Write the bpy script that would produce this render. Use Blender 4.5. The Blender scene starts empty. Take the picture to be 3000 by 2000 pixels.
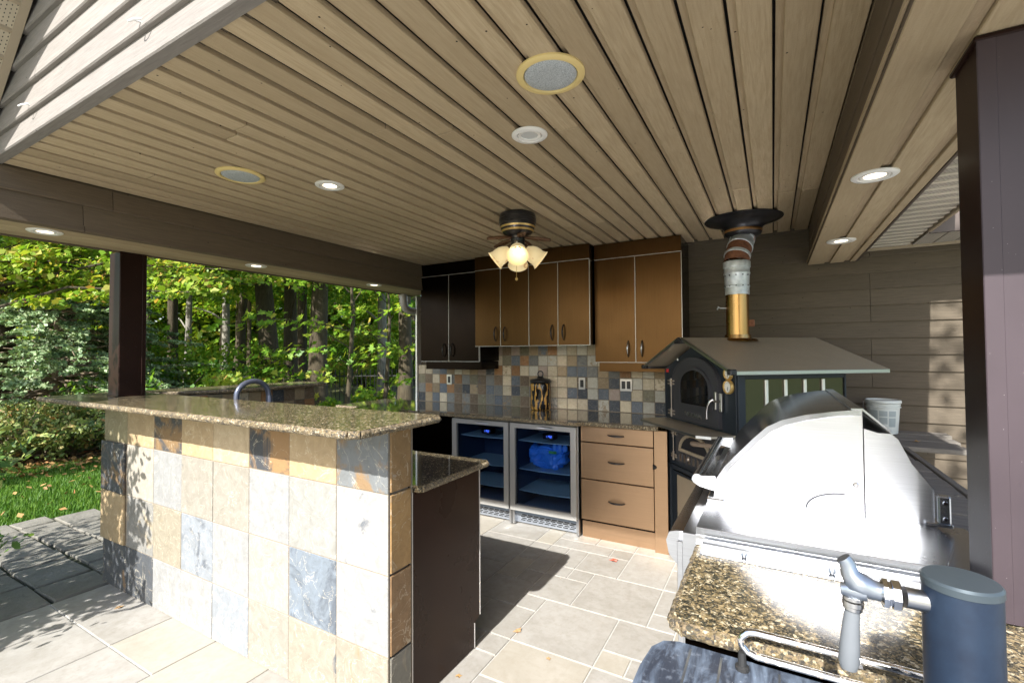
import bpy, bmesh, math, random
import numpy as np
from mathutils import Vector, Matrix, Euler, Quaternion
R = math.radians
rng = random.Random(7)
SC = bpy.context.scene
COL = SC.collection

# ------------------------------------------------------------------ camera
cam_d = bpy.data.cameras.new('camera')
cam = bpy.data.objects.new('camera', cam_d); COL.objects.link(cam)
cam_d.sensor_width = 36.0
cam_d.lens = 16.29
cam_d.clip_start = 0.02; cam_d.clip_end = 400
cam_d.dof.use_dof = False
YAW, PITCH, ROLL = R(29.374), R(1.352), R(-0.377)
_f = Vector((-math.sin(YAW)*math.cos(PITCH), math.cos(YAW)*math.cos(PITCH), math.sin(PITCH)))
_r = Vector((math.cos(YAW), math.sin(YAW), 0)); _u = _r.cross(_f)
_r2 = _r*math.cos(ROLL) + _u*math.sin(ROLL); _u2 = -_r*math.sin(ROLL) + _u*math.cos(ROLL)
cam.matrix_world = Matrix(((_r2.x, _u2.x, -_f.x, 0), (_r2.y, _u2.y, -_f.y, 0), (_r2.z, _u2.z, -_f.z, 1.45), (0, 0, 0, 1)))
SC.camera = cam

# ------------------------------------------------------------------ sky and sun
SUN_DIR = Vector((0.035, -1.24, 1.0)).normalized()      # towards the sun
w = bpy.data.worlds.new('World'); SC.world = w; w.use_nodes = True
wn = w.node_tree; bg = wn.nodes['Background']
sky = wn.nodes.new('ShaderNodeTexSky'); sky.sky_type = 'NISHITA'; sky.sun_disc = False
sky.sun_elevation = math.asin(SUN_DIR.z); sky.sun_rotation = math.atan2(SUN_DIR.x, SUN_DIR.y)
sky.air_density = 1.0; sky.dust_density = 1.5; sky.ozone_density = 1.0
wn.links.new(sky.outputs[0], bg.inputs[0]); bg.inputs[1].default_value = 0.10
sun_d = bpy.data.lights.new('sun', 'SUN'); sun_d.energy = 3.5; sun_d.angle = R(0.5); sun_d.color = (1.0, 0.98, 0.945)
sun = bpy.data.objects.new('sun', sun_d); COL.objects.link(sun); sun.location = (0, -10, 12)
sun.rotation_euler = SUN_DIR.to_track_quat('Z', 'Y').to_euler()
vs = SC.view_settings; vs.view_transform = 'Standard'; vs.look = 'None'; vs.exposure = 1.72; vs.gamma = 1.0
vs.use_curve_mapping = False
cy = SC.cycles
cy.use_denoising = True
try: cy.denoiser = 'OPENIMAGEDENOISE'
except Exception: pass
cy.max_bounces = 10; cy.diffuse_bounces = 6; cy.glossy_bounces = 5; cy.transparent_max_bounces = 12
cy.sample_clamp_indirect = 0.0; cy.caustics_reflective = True; cy.caustics_refractive = False; cy.blur_glossy = 0.0

# ------------------------------------------------------------------ material helpers
class NT:
    def __init__(s, name):
        s.m = bpy.data.materials.new(name); s.m.use_nodes = True
        s.t = s.m.node_tree; s.b = s.t.nodes['Principled BSDF']; s.out = s.t.nodes['Material Output']
    def n(s, typ, **kw):
        x = s.t.nodes.new(typ)
        for k, v in kw.items(): setattr(x, k, v)
        return x
    def l(s, a, b): s.t.links.new(a, b)
    def put(s, sock, v):
        if isinstance(v, bpy.types.NodeSocket): s.l(v, sock)
        elif v is not None: sock.default_value = v
    def obj(s, rnd=False, scale=None):
        tc = s.n('ShaderNodeTexCoord').outputs['Object']
        if rnd:
            oi = s.n('ShaderNodeObjectInfo').outputs['Random']
            m = s.n('ShaderNodeVectorMath', operation='SCALE'); m.inputs[0].default_value = (37.1, 53.7, 91.3); s.l(oi, m.inputs['Scale'])
            a = s.n('ShaderNodeVectorMath', operation='ADD'); s.l(tc, a.inputs[0]); s.l(m.outputs[0], a.inputs[1]); tc = a.outputs[0]
        if scale:
            mp = s.n('ShaderNodeMapping'); mp.inputs['Scale'].default_value = scale; s.l(tc, mp.inputs[0]); tc = mp.outputs[0]
        return tc
    def noise(s, vec, scale, detail=4, rough=.55, dist=0):
        x = s.n('ShaderNodeTexNoise'); s.l(vec, x.inputs['Vector'])
        x.inputs['Scale'].default_value = scale; x.inputs['Detail'].default_value = detail
        x.inputs['Roughness'].default_value = rough; x.inputs['Distortion'].default_value = dist
        return x.outputs['Fac']
    def voro(s, vec, scale, feat='F1', out='Distance', rand=1):
        x = s.n('ShaderNodeTexVoronoi', feature=feat); s.l(vec, x.inputs['Vector']); x.inputs['Scale'].default_value = scale
        x.inputs['Randomness'].default_value = rand
        return x.outputs[out]
    def ramp(s, fac, stops, const=False):
        x = s.n('ShaderNodeValToRGB'); s.l(fac, x.inputs[0]); e = x.color_ramp.elements
        if const: x.color_ramp.interpolation = 'CONSTANT'
        while len(e) < len(stops): e.new(.5)
        for i, (p, c) in enumerate(stops):
            e[i].position = p; e[i].color = (*c, 1) if len(c) == 3 else c
        return x.outputs[0]
    def fr(s, fac, a, b):    # 0..1 between a and b
        x = s.n('ShaderNodeMapRange'); s.l(fac, x.inputs[0]); x.inputs[1].default_value = a; x.inputs[2].default_value = b
        return x.outputs[0]
    def mix(s, fac, a, b, mode='MIX'):
        x = s.n('ShaderNodeMix', data_type='RGBA', blend_type=mode)
        s.put(x.inputs[0], fac); s.put(x.inputs[6], (*a, 1) if isinstance(a, tuple) else a); s.put(x.inputs[7], (*b, 1) if isinstance(b, tuple) else b)
        return x.outputs[2]
    def math(s, op, a, b=None):
        x = s.n('ShaderNodeMath', operation=op); s.put(x.inputs[0], a)
        if b is not None: s.put(x.inputs[1], b)
        return x.outputs[0]
    def bump(s, h, strength=.3, dist=.005, normal=None):
        x = s.n('ShaderNodeBump'); s.l(h, x.inputs['Height']); x.inputs['Strength'].default_value = strength; x.inputs['Distance'].default_value = dist
        if normal: s.l(normal, x.inputs['Normal'])
        s.l(x.outputs[0], s.b.inputs['Normal']); return x.outputs[0]
    def set(s, color=None, rough=None, metal=None, spec=None, coat=None, trans=None, ior=None, emit=None, estr=None, aniso=None):
        b = s.b.inputs
        if color is not None: s.put(b['Base Color'], (*color, 1) if isinstance(color, tuple) else color)
        if rough is not None: s.put(b['Roughness'], rough)
        if metal is not None: s.put(b['Metallic'], metal)
        if spec is not None: s.put(b['Specular IOR Level'], spec)
        if coat is not None: b['Coat Weight'].default_value = coat; b['Coat Roughness'].default_value = .08
        if trans is not None: b['Transmission Weight'].default_value = trans
        if ior is not None: b['IOR'].default_value = ior
        if emit is not None: b['Emission Color'].default_value = (*emit, 1); b['Emission Strength'].default_value = estr
        if aniso is not None: b['Anisotropic'].default_value = aniso
        return s

def plain(name, color, rough=.5, metal=0, **kw): return NT(name).set(color, rough, metal, **kw).m

def wood_paint(name, c1, c2, axis, rough=.75, holes=True, tint=.12):
    m = NT(name); sc = [14, 14, 14]; sc[axis] = .9
    v = m.obj(True, tuple(sc)); v0 = m.obj(True)
    g = m.noise(v, 9, 6, .6, .6); big = m.noise(v0, 2.2, 5, .6); fine = m.noise(v0, 160, 3, .7)
    c = m.mix(m.fr(g, .35, .7), c1, c2)
    c = m.mix(m.math('MULTIPLY', m.fr(big, .5, .75), .45), c, tuple(x*.72 for x in c1))
    rnd = m.n('ShaderNodeObjectInfo').outputs['Random']
    c = m.mix(m.math('MULTIPLY', rnd, tint*2), c, tuple(x*.7 for x in c2))
    if holes:
        h = m.voro(v0, 14); spot = m.math('LESS_THAN', h, .045)
        c = m.mix(spot, c, (.02, .014, .01))
    hh = m.math('ADD', m.math('MULTIPLY', g, .7), m.math('MULTIPLY', fine, .5))
    m.set(c, rough, 0, spec=.25); m.bump(hh, .45, .004); return m.m

MAT = {}
MAT['ceil'] = wood_paint('tan_painted_wood', (.51, .405, .262), (.40, .305, .185), 1, tint=.28)
MAT['ceil_dark'] = wood_paint('tan_painted_groove', (.43, .335, .215), (.33, .25, .155), 1, holes=False)
MAT['brown_y'] = wood_paint('brown_stained_siding_lengthwise', (.150, .113, .078), (.112, .083, .057), 1, tint=.2)
MAT['brown_x'] = wood_paint('brown_stained_siding', (.120, .096, .068), (.086, .069, .048), 0, tint=.2)
MAT['gable'] = wood_paint('weathered_gable_siding', (.25, .228, .205), (.185, .166, .148), 0, tint=.12)
MAT['black'] = plain('black_gap', (.012, .011, .010), .9)
MAT['roof'] = plain('roof_shingle', (.08, .07, .06), .9)

def bronze(name, c, rough, metal, speck=True, coat=0, spec=.3):
    m = NT(name); v = m.obj(); n = m.noise(v, 300, 2); s = m.voro(v, 55); big = m.noise(v, 3, 4)
    col = m.mix(m.fr(big, .35, .7), c, tuple(x*1.25 for x in c))
    if speck: col = m.mix(m.math('MULTIPLY', m.math('LESS_THAN', s, .035), .6), col, (.45, .42, .40))
    m.set(col, m.math('ADD', m.math('MULTIPLY', big, .15), rough-.07), metal, spec=spec, coat=coat); m.bump(n, .06, .001); return m.m
MAT['post'] = bronze('dark_bronze_powder_coat', (.017, .008, .006), .34, .0, True, .0, .10)
MAT['post_sunlit'] = bronze('sunlit_plum_bronze_coat', (.046, .034, .039), .42, .0, True, .0)  # dark bronze lightened: sunlight on the right post's front put into the colour
MAT['panel_dark'] = bronze('dark_bronze_end_panel', (.026, .0115, .007), .28, .0, True, .0, .16)

def brushed(name, c, rough, axis, aniso=.5, contrast=.25, metal=1.0, smudge=.35):
    m = NT(name); sc = [260, 260, 260]; sc[axis] = 3
    v = m.obj(True, tuple(sc)); g = m.noise(v, 1, 3, .6); sm = m.noise(m.obj(True), 4, 5, .6)
    col = m.mix(m.fr(g, .3, .7), tuple(x*(1-contrast) for x in c), c)
    col = m.mix(m.math('MULTIPLY', m.fr(sm, .5, .8), smudge), col, tuple(x*.75 for x in c))
    m.set(col, m.math('ADD', m.math('MULTIPLY', sm, .12), rough-.05), metal); m.bump(g, .05, .0008); return m.m
MAT['cab'] = brushed('brushed_bronze_door', (.098, .053, .022), .30, 2, contrast=.18)
MAT['drawer'] = brushed('brushed_copper_drawer', (.43, .285, .175), .45, 0, contrast=.10)
MAT['cab_dark'] = brushed('black_bronze_panel', (.011, .0065, .0045), .22, 2, metal=.9)
MAT['steel'] = brushed('brushed_stainless', (.56, .57, .59), .28, 0, contrast=.14)
MAT['steel_soft'] = brushed('satin_fridge_steel', (.50, .49, .46), .42, 2, contrast=.10, metal=.45)
MAT['steel_deck'] = brushed('scuffed_stainless_deck', (.38, .39, .41), .26, 0, contrast=.16, smudge=.5)
MAT['steel_y'] = brushed('brushed_stainless_lengthwise', (.66, .67, .70), .22, 1, contrast=.15)
MAT['hood_top'] = brushed('polished_stainless_hood', (.50, .50, .52), .16, 1, contrast=.2, smudge=.6)
MAT['roofsteel'] = brushed('dull_stainless_roof', (.52, .44, .325), .30, 0, contrast=.12, smudge=.6, metal=.45)
MAT['chrome'] = plain('chrome', (.8, .8, .82), .08, 1)
MAT['nickel'] = plain('brushed_nickel', (.55, .54, .53), .28, 1)
MAT['trim_white'] = plain('aluminium_edge_trim', (.75, .73, .70), .35, .6)
MAT['brass'] = brushed('brass_flue', (.50, .30, .115), .26, 2, contrast=.25, smudge=.6)
MAT['copperring'] = plain('copper_band', (.62, .36, .16), .3, 1)
MAT['flangeblack'] = brushed('black_spun_metal', (.03, .03, .034), .32, 2, metal=.5)

def flue():
    m = NT('galvanised_flue_with_rust'); v = m.obj(); n = m.noise(v, 9, 8, .7, 1); n2 = m.noise(v, 40, 4)
    c = m.mix(m.fr(n2, .3, .7), (.42, .47, .50), (.62, .66, .68)); c = m.mix(m.fr(n, .58, .66), c, (.22, .09, .035))
    m.set(c, .45, m.math('MULTIPLY', m.math('SUBTRACT', 1.0, m.fr(n, .58, .66)), .5)); m.bump(n2, .15, .002); return m.m
MAT['flue'] = flue()
def rust():
    m = NT('rusty_flue_elbow'); v = m.obj(); n = m.noise(v, 30, 6, .7)
    m.set(m.mix(m.fr(n, .3, .7), (.085, .030, .016), (.24, .10, .045)), .8, .1); m.bump(n, .4, .003); return m.m
MAT['rust'] = rust()

def granite(name, polish=True, coat=True, k0=1.0, fs=1.0):
    m = NT(name); v = m.obj()
    wv = m.n('ShaderNodeVectorMath', operation='ADD'); nn = m.n('ShaderNodeTexNoise'); m.l(v, nn.inputs['Vector']); nn.inputs['Scale'].default_value = 60; nn.inputs['Detail'].default_value = 4
    sc = m.n('ShaderNodeVectorMath', operation='SCALE'); m.l(nn.outputs['Color'], sc.inputs[0]); sc.inputs['Scale'].default_value = .02
    m.l(v, wv.inputs[0]); m.l(sc.outputs[0], wv.inputs[1]); vv = wv.outputs[0]
    a = m.voro(vv, 230*fs, out='Color'); sepa = m.n('ShaderNodeSeparateColor'); m.l(a, sepa.inputs[0])
    b = m.voro(vv, 115*fs, out='Color'); sepb = m.n('ShaderNodeSeparateColor'); m.l(b, sepb.inputs[0])
    n = m.noise(v, 90, 6, .7)
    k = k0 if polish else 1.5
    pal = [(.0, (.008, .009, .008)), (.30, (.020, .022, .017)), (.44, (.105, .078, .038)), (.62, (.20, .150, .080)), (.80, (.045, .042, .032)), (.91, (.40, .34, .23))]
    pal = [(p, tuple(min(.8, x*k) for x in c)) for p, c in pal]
    if not polish: pal[0] = (.0, (.06, .055, .05)); pal[1] = (.22, (.24, .18, .11))
    c1 = m.ramp(sepa.outputs[0], pal, True); c2 = m.ramp(sepb.outputs[0], pal, True)
    c = m.mix(m.fr(n, .42, .58), c1, c2)
    fine = m.noise(v, 500, 2)
    c = m.mix(m.math('MULTIPLY', m.fr(fine, .4, .7), .22), c, tuple(x*k for x in (.16, .125, .07)))
    if polish:
        if coat: m.set(c, .06, 0, spec=.8); m.b.inputs['Coat Weight'].default_value = .6; m.b.inputs['Coat Roughness'].default_value = .05
        else: m.set(c, .13, 0, spec=.42)
    else:
        m.set(c, .55, 0, spec=.4); m.bump(m.math('ADD', n, m.noise(v, 130, 4)), .9, .012)
    return m.m
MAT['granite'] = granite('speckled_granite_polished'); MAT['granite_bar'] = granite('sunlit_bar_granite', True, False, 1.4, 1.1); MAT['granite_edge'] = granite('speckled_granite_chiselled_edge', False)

def slate(name, sc=1.0, bumpd=.006, alts=None):
    m = NT(name); oi = m.n('ShaderNodeObjectInfo'); v = m.obj(True)
    big = m.noise(v, 5.5*sc, 9, .62, 1.6); mid = m.noise(v, 17*sc, 8, .65, .8); fine = m.noise(v, 90*sc, 5, .7)
    alt = m.ramp(m.math('FRACT', m.math('MULTIPLY', oi.outputs['Random'], 7.31)), [(0, (.25, .165, .085)), (.25, (.075, .085, .100)), (.5, (.36, .29, .19)), (.7, (.19, .19, .17)), (.88, (.42, .38, .31))] if alts is None else alts, True)
    lo = m.math('SUBTRACT', .70, m.math('MULTIPLY', oi.outputs['Alpha'], .26))
    mr = m.n('ShaderNodeMapRange'); m.l(big, mr.inputs[0]); m.l(lo, mr.inputs[1]); m.l(m.math('ADD', lo, .11), mr.inputs[2])
    base = m.mix(m.fr(mid, .30, .75), oi.outputs['Color'], m.mix(1.0, oi.outputs['Color'], (.70, .68, .64), 'MULTIPLY'))
    base = m.mix(m.math('MULTIPLY', m.fr(fine, .55, .8), .35), base, m.mix(1.0, base, (.55, .5, .45), 'MULTIPLY'))
    c = m.mix(m.math('MULTIPLY', mr.outputs[0], .85), base, alt)
    vein = m.math('ABSOLUTE', m.math('SUBTRACT', m.noise(v, 7*sc, 5, .5, 2.0), .5)); vm = m.math('MULTIPLY', m.math('LESS_THAN', vein, .006), .35)
    c = m.mix(vm, c, (.62, .55, .42))
    pit = m.math('MULTIPLY', m.math('LESS_THAN', m.noise(v, 45*sc, 6, .75), .33), .5); c = m.mix(pit, c, m.mix(1.0, c, (.5, .45, .4), 'MULTIPLY'))
    m.set(c, m.math('ADD', m.math('MULTIPLY', mid, .25), .42), 0, spec=.35)
    m.bump(m.math('ADD', m.math('MULTIPLY', big, 1.0), m.math('ADD', m.math('MULTIPLY', mid, .5), m.math('MULTIPLY', fine, .2))), .8, bumpd); return m.m
MAT['slate'] = slate('slate_tile'); MAT['slate_rusty'] = slate('rusty_dark_slate_tile', .8, .008, [(0, (.30, .175, .075)), (.5, (.36, .27, .15)), (.8, (.22, .135, .06))]); MAT['slate_small'] = slate('small_slate_tile', 2.6, .003)
def grout(name, c):
    m = NT(name); n = m.noise(m.obj(), 80, 4); m.set(m.mix(m.fr(n, .3, .7), c, tuple(x*.75 for x in c)), .9, 0); m.bump(n, .3, .003); return m.m
MAT['grout'] = grout('sand_grout', (.27, .22, .16)); MAT['grout_floor'] = grout('pale_floor_grout', (.50, .485, .45))
MAT['soil_joint'] = grout('mossy_joint', (.035, .040, .018))

def travertine():
    m = NT('travertine_floor_tile'); oi = m.n('ShaderNodeObjectInfo'); v = m.obj(True)
    a = m.noise(v, 5, 8, .65, .8); b = m.noise(v, 26, 7, .7); f = m.noise(v, 150, 4, .7)
    c = m.mix(m.fr(a, .35, .7), (.335, .318, .290), (.255, .238, .208)); c = m.mix(m.math('MULTIPLY', m.fr(b, .46, .75), .65), c, (.21, .19, .155))
    c = m.mix(m.math('MULTIPLY', m.math('GREATER_THAN', oi.outputs['Random'], .88), .30), c, (.38, .32, .21))
    c = m.mix(m.math('MULTIPLY', oi.outputs['Random'], .15), c, (.46, .44, .41))
    c = m.mix(m.math('MULTIPLY', m.math('LESS_THAN', f, .32), .35), c, (.20, .17, .13))
    m.set(c, m.math('ADD', .42, m.math('MULTIPLY', b, .2)), 0, spec=.35); m.bump(m.math('ADD', b, m.math('MULTIPLY', f, .5)), .22, .003); return m.m
MAT['travertine'] = travertine()
def flag():
    m = NT('weathered_flagstone'); v = m.obj(True); a = m.noise(v, 4, 8, .65, .6); b = m.noise(v, 22, 8, .7); f = m.noise(v, 110, 4)
    c = m.mix(m.fr(a, .3, .7), (.22, .205, .172), (.135, .125, .10)); c = m.mix(m.math('MULTIPLY', m.fr(b, .5, .8), .6), c, (.09, .085, .065))
    c = m.mix(m.math('MULTIPLY', m.fr(a, .6, .75), .4), c, (.09, .11, .04))
    m.set(c, .85, 0); m.bump(m.math('ADD', m.math('MULTIPLY', a, 1.2), m.math('ADD', b, m.math('MULTIPLY', f, .3))), .7, .012); return m.m
MAT['flag'] = flag()
def soil(name, c1, c2, sc):
    m = NT(name); v = m.obj(); a = m.noise(v, sc, 8, .7); b = m.noise(v, sc*9, 5, .7)
    m.set(m.mix(m.fr(b, .3, .7), m.mix(m.fr(a, .35, .65), c1, c2), tuple(x*.5 for x in c1)), .95, 0); m.bump(b, .6, .03); return m.m
MAT['lawn'] = soil('lawn_soil', (.050, .115, .012), (.085, .16, .02), .6); MAT['bed'] = soil('leaf_mould_bed', (.10, .065, .03), (.18, .12, .05), 3)
MAT['woodfloor'] = soil('forest_floor', (.10, .12, .03), (.20, .17, .07), .5)

def leafmat(name, stops, trans=.45, rough=.45):
    m = NT(name); r = m.n('ShaderNodeNewGeometry').outputs['Random Per Island']
    c = m.ramp(r, stops)
    m.set(c, rough, 0, spec=.35)
    tr = m.n('ShaderNodeBsdfTranslucent'); m.l(m.mix(1.0, c, (1.25, 1.2, .55), 'MULTIPLY'), tr.inputs[0])
    mx = m.n('ShaderNodeMixShader'); mx.inputs[0].default_value = trans; m.l(m.b.outputs[0], mx.inputs[1]); m.l(tr.outputs[0], mx.inputs[2]); m.l(mx.outputs[0], m.out.inputs[0])
    return m.m
MAT['maple_leaf'] = leafmat('maple_leaf_green', [(0, (0.084, 0.198, 0.014)), (.35, (0.156, 0.300, 0.022)), (.7, (0.252, 0.384, 0.036)), (.93, (0.384, 0.432, 0.048)), (1, (0.540, 0.408, 0.084))])
MAT['maple_deep'] = leafmat('maple_leaf_deep_green', [(0, (0.052, 0.156, 0.016)), (.5, (0.111, 0.247, 0.021)), (.9, (0.221, 0.351, 0.033)), (1, (0.364, 0.416, 0.052))])
MAT['autumn_leaf'] = leafmat('turning_leaf', [(0, (0.139, 0.264, 0.022)), (.5, (0.238, 0.352, 0.039)), (.78, (0.337, 0.385, 0.055)), (.92, (0.455, 0.374, 0.088)), (1, (0.475, 0.242, 0.088))])
MAT['spruce'] = leafmat('blue_spruce_needle', [(0, (0.124, 0.206, 0.092)), (.5, (0.228, 0.329, 0.162)), (1, (0.361, 0.429, 0.241))], .15)
MAT['shrub_leaf'] = leafmat('shrub_leaf', [(0, (0.081, 0.135, 0.033)), (.4, (0.184, 0.257, 0.066)), (.75, (0.322, 0.365, 0.110)), (.9, (0.414, 0.338, 0.121)), (1, (0.414, 0.216, 0.088))], .2)
MAT['oval_leaf'] = leafmat('oval_shrub_leaf', [(0, (0.066, 0.154, 0.033)), (.7, (0.143, 0.242, 0.055)), (1, (0.275, 0.308, 0.088))], .3)
MAT['litter'] = leafmat('fallen_leaf', [(0, (.20, .10, .04)), (.4, (.33, .19, .07)), (.75, (.42, .26, .10)), (1, (.32, .09, .04))], .05, .7)
MAT['grass'] = leafmat('grass_blade', [(0, (.04, .115, .010)), (.6, (.08, .18, .016)), (1, (.14, .24, .03))], .25, .55)
def bark(name, c1, c2):
    m = NT(name); v = m.obj(True, (9, 9, 1.6)); a = m.noise(v, 3, 8, .7, .5); b = m.noise(m.obj(True), 1.3, 4)
    c = m.mix(m.fr(a, .35, .65), c1, c2); c = m.mix(m.math('MULTIPLY', m.fr(b, .60, .72), .3), c, (.15, .135, .095))
    m.set(c, .9, 0); m.bump(a, .8, .03); return m.m
MAT['bark'] = bark('grey_brown_bark', (.036, .026, .013), (.078, .060, .032)); MAT['bark_pale'] = bark('pale_bark', (.14, .125, .10), (.26, .24, .20))
MAT['twig'] = bark('dead_twig', (.18, .13, .085), (.30, .24, .16))

def perforated(name, c, axis):
    m = NT(name); tc = m.n('ShaderNodeTexCoord').outputs['Object']; mp = m.n('ShaderNodeMapping'); m.l(tc, mp.inputs[0])
    mp.inputs['Scale'].default_value = (70, 70, 70)
    sep = m.n('ShaderNodeSeparateXYZ'); m.l(mp.outputs[0], sep.inputs[0])
    def cell(s_, off=None):
        x = s_ if off is None else m.math('ADD', s_, off)
        return m.math('ABSOLUTE', m.math('SUBTRACT', m.math('FRACT', x), .5))
    row = m.math('FLOOR', sep.outputs[1]); off = m.math('MULTIPLY', row, .5)
    d = m.math('ADD', m.math('MULTIPLY', cell(sep.outputs[0], off), 1.0), m.math('MULTIPLY', cell(sep.outputs[1]), 1.6))
    hole = m.math('LESS_THAN', d, .26)
    n = m.noise(m.obj(), 6, 4)
    m.set(m.mix(hole, m.mix(m.fr(n, .3, .7), c, tuple(x*.85 for x in c)), (.02, .018, .014)), .5, 0); return m.m
MAT['perf'] = perforated('vented_soffit_aluminium', (.46, .39, .28), 0)
MAT['rib'] = plain('pale_soffit_rib', (.52, .47, .38), .45, .1)
MAT['perf_white'] = perforated('vented_soffit_pale', (.40, .36, .30), 0)
MAT['alum_tan'] = plain('tan_aluminium', (.36, .29, .20), .45, .1); MAT['alum_brown'] = plain('brown_aluminium', (.075, .055, .045), .4, .1)
MAT['alum_grey'] = plain('grey_downspout_aluminium', (.42, .39, .37), .4, .2)
MAT['white_trim'] = plain('white_enamel_trim', (.80, .78, .74), .35); MAT['cream_trim'] = plain('yellowed_plastic_trim', (.72, .56, .24), .4)
def grillcloth():
    m = NT('speaker_grille_mesh'); v = m.voro(m.obj(), 420); n = m.noise(m.obj(), 9, 4)
    m.set(m.mix(m.fr(v, .2, .7), m.mix(n, (.72, .75, .76), (.58, .62, .63)), (.30, .33, .35)), .6, .2); return m.m
MAT['spk'] = grillcloth()
MAT['lamp_on'] = plain('lit_lamp_lens', (1, .95, .85), .4, emit=(1, .86, .62), estr=1.6)
MAT['lamp_off'] = plain('unlit_lamp_lens', (.55, .56, .55), .3)
def frosted():
    m = NT('frosted_amber_glass'); n = m.noise(m.obj(), 12, 6, .6, 2)
    c = m.mix(m.fr(n, .58, .66), (.88, .72, .42), (.62, .36, .14))
    m.set(c, .35, 0, trans=.0, emit=(1.0, .62, .22), estr=.11)
    m.l(c, m.b.inputs['Emission Color']); return m.m
MAT['frost'] = frosted(); MAT['bulb'] = plain('lit_bulb', (1, 1, 1), .3, emit=(1, .9, .7), estr=2.2)
MAT['fan_black'] = bronze('antique_black_fan_metal', (.030, .028, .030), .30, .5, False, .3)
MAT['gold'] = plain('gold_stripe', (.62, .42, .15), .35, .6); MAT['fan_arm'] = bronze('rusty_fan_iron', (.11, .06, .035), .5, .5, False)
MAT['oven'] = bronze('blue_black_oven_enamel', (.022, .028, .036), .42, .15, True, 0)
MAT['castiron'] = bronze('grey_cast_iron', (.060, .060, .066), .50, .35, False); MAT['oven_in'] = plain('sooty_oven_interior', (.008, .008, .012), .8)
MAT['dial'] = plain('dial_face', (.75, .75, .70), .25); MAT['bolt'] = plain('weathered_bolt', (.42, .36, .30), .4, .8)
MAT['mirror'] = plain('polished_steel_panel', (.10, .092, .062), .2, .75); MAT['red'] = plain('red_plastic', (.5, .02, .02), .4)
MAT['woodhandle'] = wood_paint('grey_wood_handle', (.30, .23, .17), (.20, .15, .11), 0, holes=False)
MAT['plank'] = wood_paint('weathered_grey_plank', (.21, .19, .165), (.125, .112, .095), 0, .85)
MAT['rubber'] = plain('black_rubber', (.02, .02, .02), .6)
def kegtop():
    m = NT('scuffed_blue_black_plastic'); v = m.obj(False, (9, 2, 9)); a = m.noise(v, 3, 8, .7, .8); b = m.noise(m.obj(), 60, 5, .7)
    c = m.mix(m.fr(a, .42, .68), (.030, .036, .050), (.15, .19, .25)); c = m.mix(m.math('MULTIPLY', m.fr(b, .55, .8), .5), c, (.30, .34, .40))
    m.set(c, m.math('ADD', .32, m.math('MULTIPLY', a, .3)), 0); m.bump(b, .15, .002); return m.m
MAT['kegtop'] = kegtop()
def towermat():
    m = NT('blue_black_tower_paint'); a = m.noise(m.obj(), 12, 6, .7); m.set(m.mix(m.fr(a, .3, .75), (.007, .013, .028), (.018, .034, .062)), .42, .2); m.bump(m.noise(m.obj(), 300, 2), .05, .001); return m.m
MAT['tower'] = towermat(); MAT['towercap'] = bronze('dusty_tower_cap', (.055, .070, .080), .40, .4, False)
def rail_mat():
    m = NT('chrome_rail_with_rust'); n = m.noise(m.obj(False, (22, 60, 60)), 1, 5, .7); n2 = m.noise(m.obj(), 160, 4)
    k = m.math('MULTIPLY', m.fr(n, .54, .62), m.fr(n2, .35, .6))
    m.set(m.mix(k, (.80, .78, .74), (.34, .17, .05)), m.math('ADD', .12, m.math('MULTIPLY', k, .5)), m.math('SUBTRACT', 1.0, k)); return m.m
MAT['rail'] = rail_mat(); MAT['tapgrey'] = bronze('tarnished_tap_chrome', (.34, .37, .41), .30, .9, False); MAT['faucet'] = bronze('dark_blue_grey_faucet', (.10, .11, .15), .30, .5, False); MAT['taphandle'] = bronze('grey_plastic_handle', (.13, .14, .15), .5, 0, False)
def tiger():
    m = NT('tiger_stripe_glaze'); v = m.obj(False, (1, 1, .28)); w_ = m.n('ShaderNodeTexWave', wave_type='BANDS', bands_direction='X'); 
    tc = m.n('ShaderNodeTexCoord').outputs['Object']; sp = m.n('ShaderNodeSeparateXYZ'); m.l(tc, sp.inputs[0])
    ang = m.math('ARCTAN2', sp.outputs[1], sp.outputs[0]); cb = m.n('ShaderNodeCombineXYZ'); m.l(ang, cb.inputs[0]); m.l(m.math('MULTIPLY', sp.outputs[2], 3.2), cb.inputs[1])
    nz = m.noise(cb.outputs[0], 2.2, 3, .5); x = m.math('ADD', m.math('MULTIPLY', ang, 6.0), m.math('MULTIPLY', nz, 8))
    st = m.math('SINE', m.math('MULTIPLY', x, 2.0)); m.set(m.mix(m.fr(st, .15, .3), (.008, .006, .005), (.50, .27, .06)), .08, 0, spec=.6); m.bump(st, .3, .004); return m.m
MAT['tiger'] = tiger(); MAT['blackglaze'] = plain('dark_glaze', (.018, .016, .015), .3)
def glass(name, tint, refl):
    m = NT(name); t = m.n('ShaderNodeBsdfTransparent'); t.inputs[0].default_value = (*tint, 1); g = m.n('ShaderNodeBsdfGlossy'); g.inputs['Roughness'].default_value = .02
    lw = m.n('ShaderNodeFresnel'); lw.inputs[0].default_value = 1.45; f = m.math('ADD', m.math('MULTIPLY', lw.outputs[0], .9), refl)
    mx = m.n('ShaderNodeMixShader'); m.l(f, mx.inputs[0]); m.l(t.outputs[0], mx.inputs[1]); m.l(g.outputs[0], mx.inputs[2]); m.l(mx.outputs[0], m.out.inputs[0]); return m.m
MAT['glass'] = glass('fridge_door_glass', (.72, .80, .92), .02); MAT['ovenglass'] = glass('smoked_oven_glass', (.30, .30, .34), .02)
MAT['shelf_glass'] = plain('frosted_shelf_glass', (.50, .66, .66), .25); MAT['fridge_in'] = plain('fridge_liner', (.060, .085, .135), .45)
MAT['fridge_floor'] = plain('fridge_floor_liner', (.20, .25, .32), .5)
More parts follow.
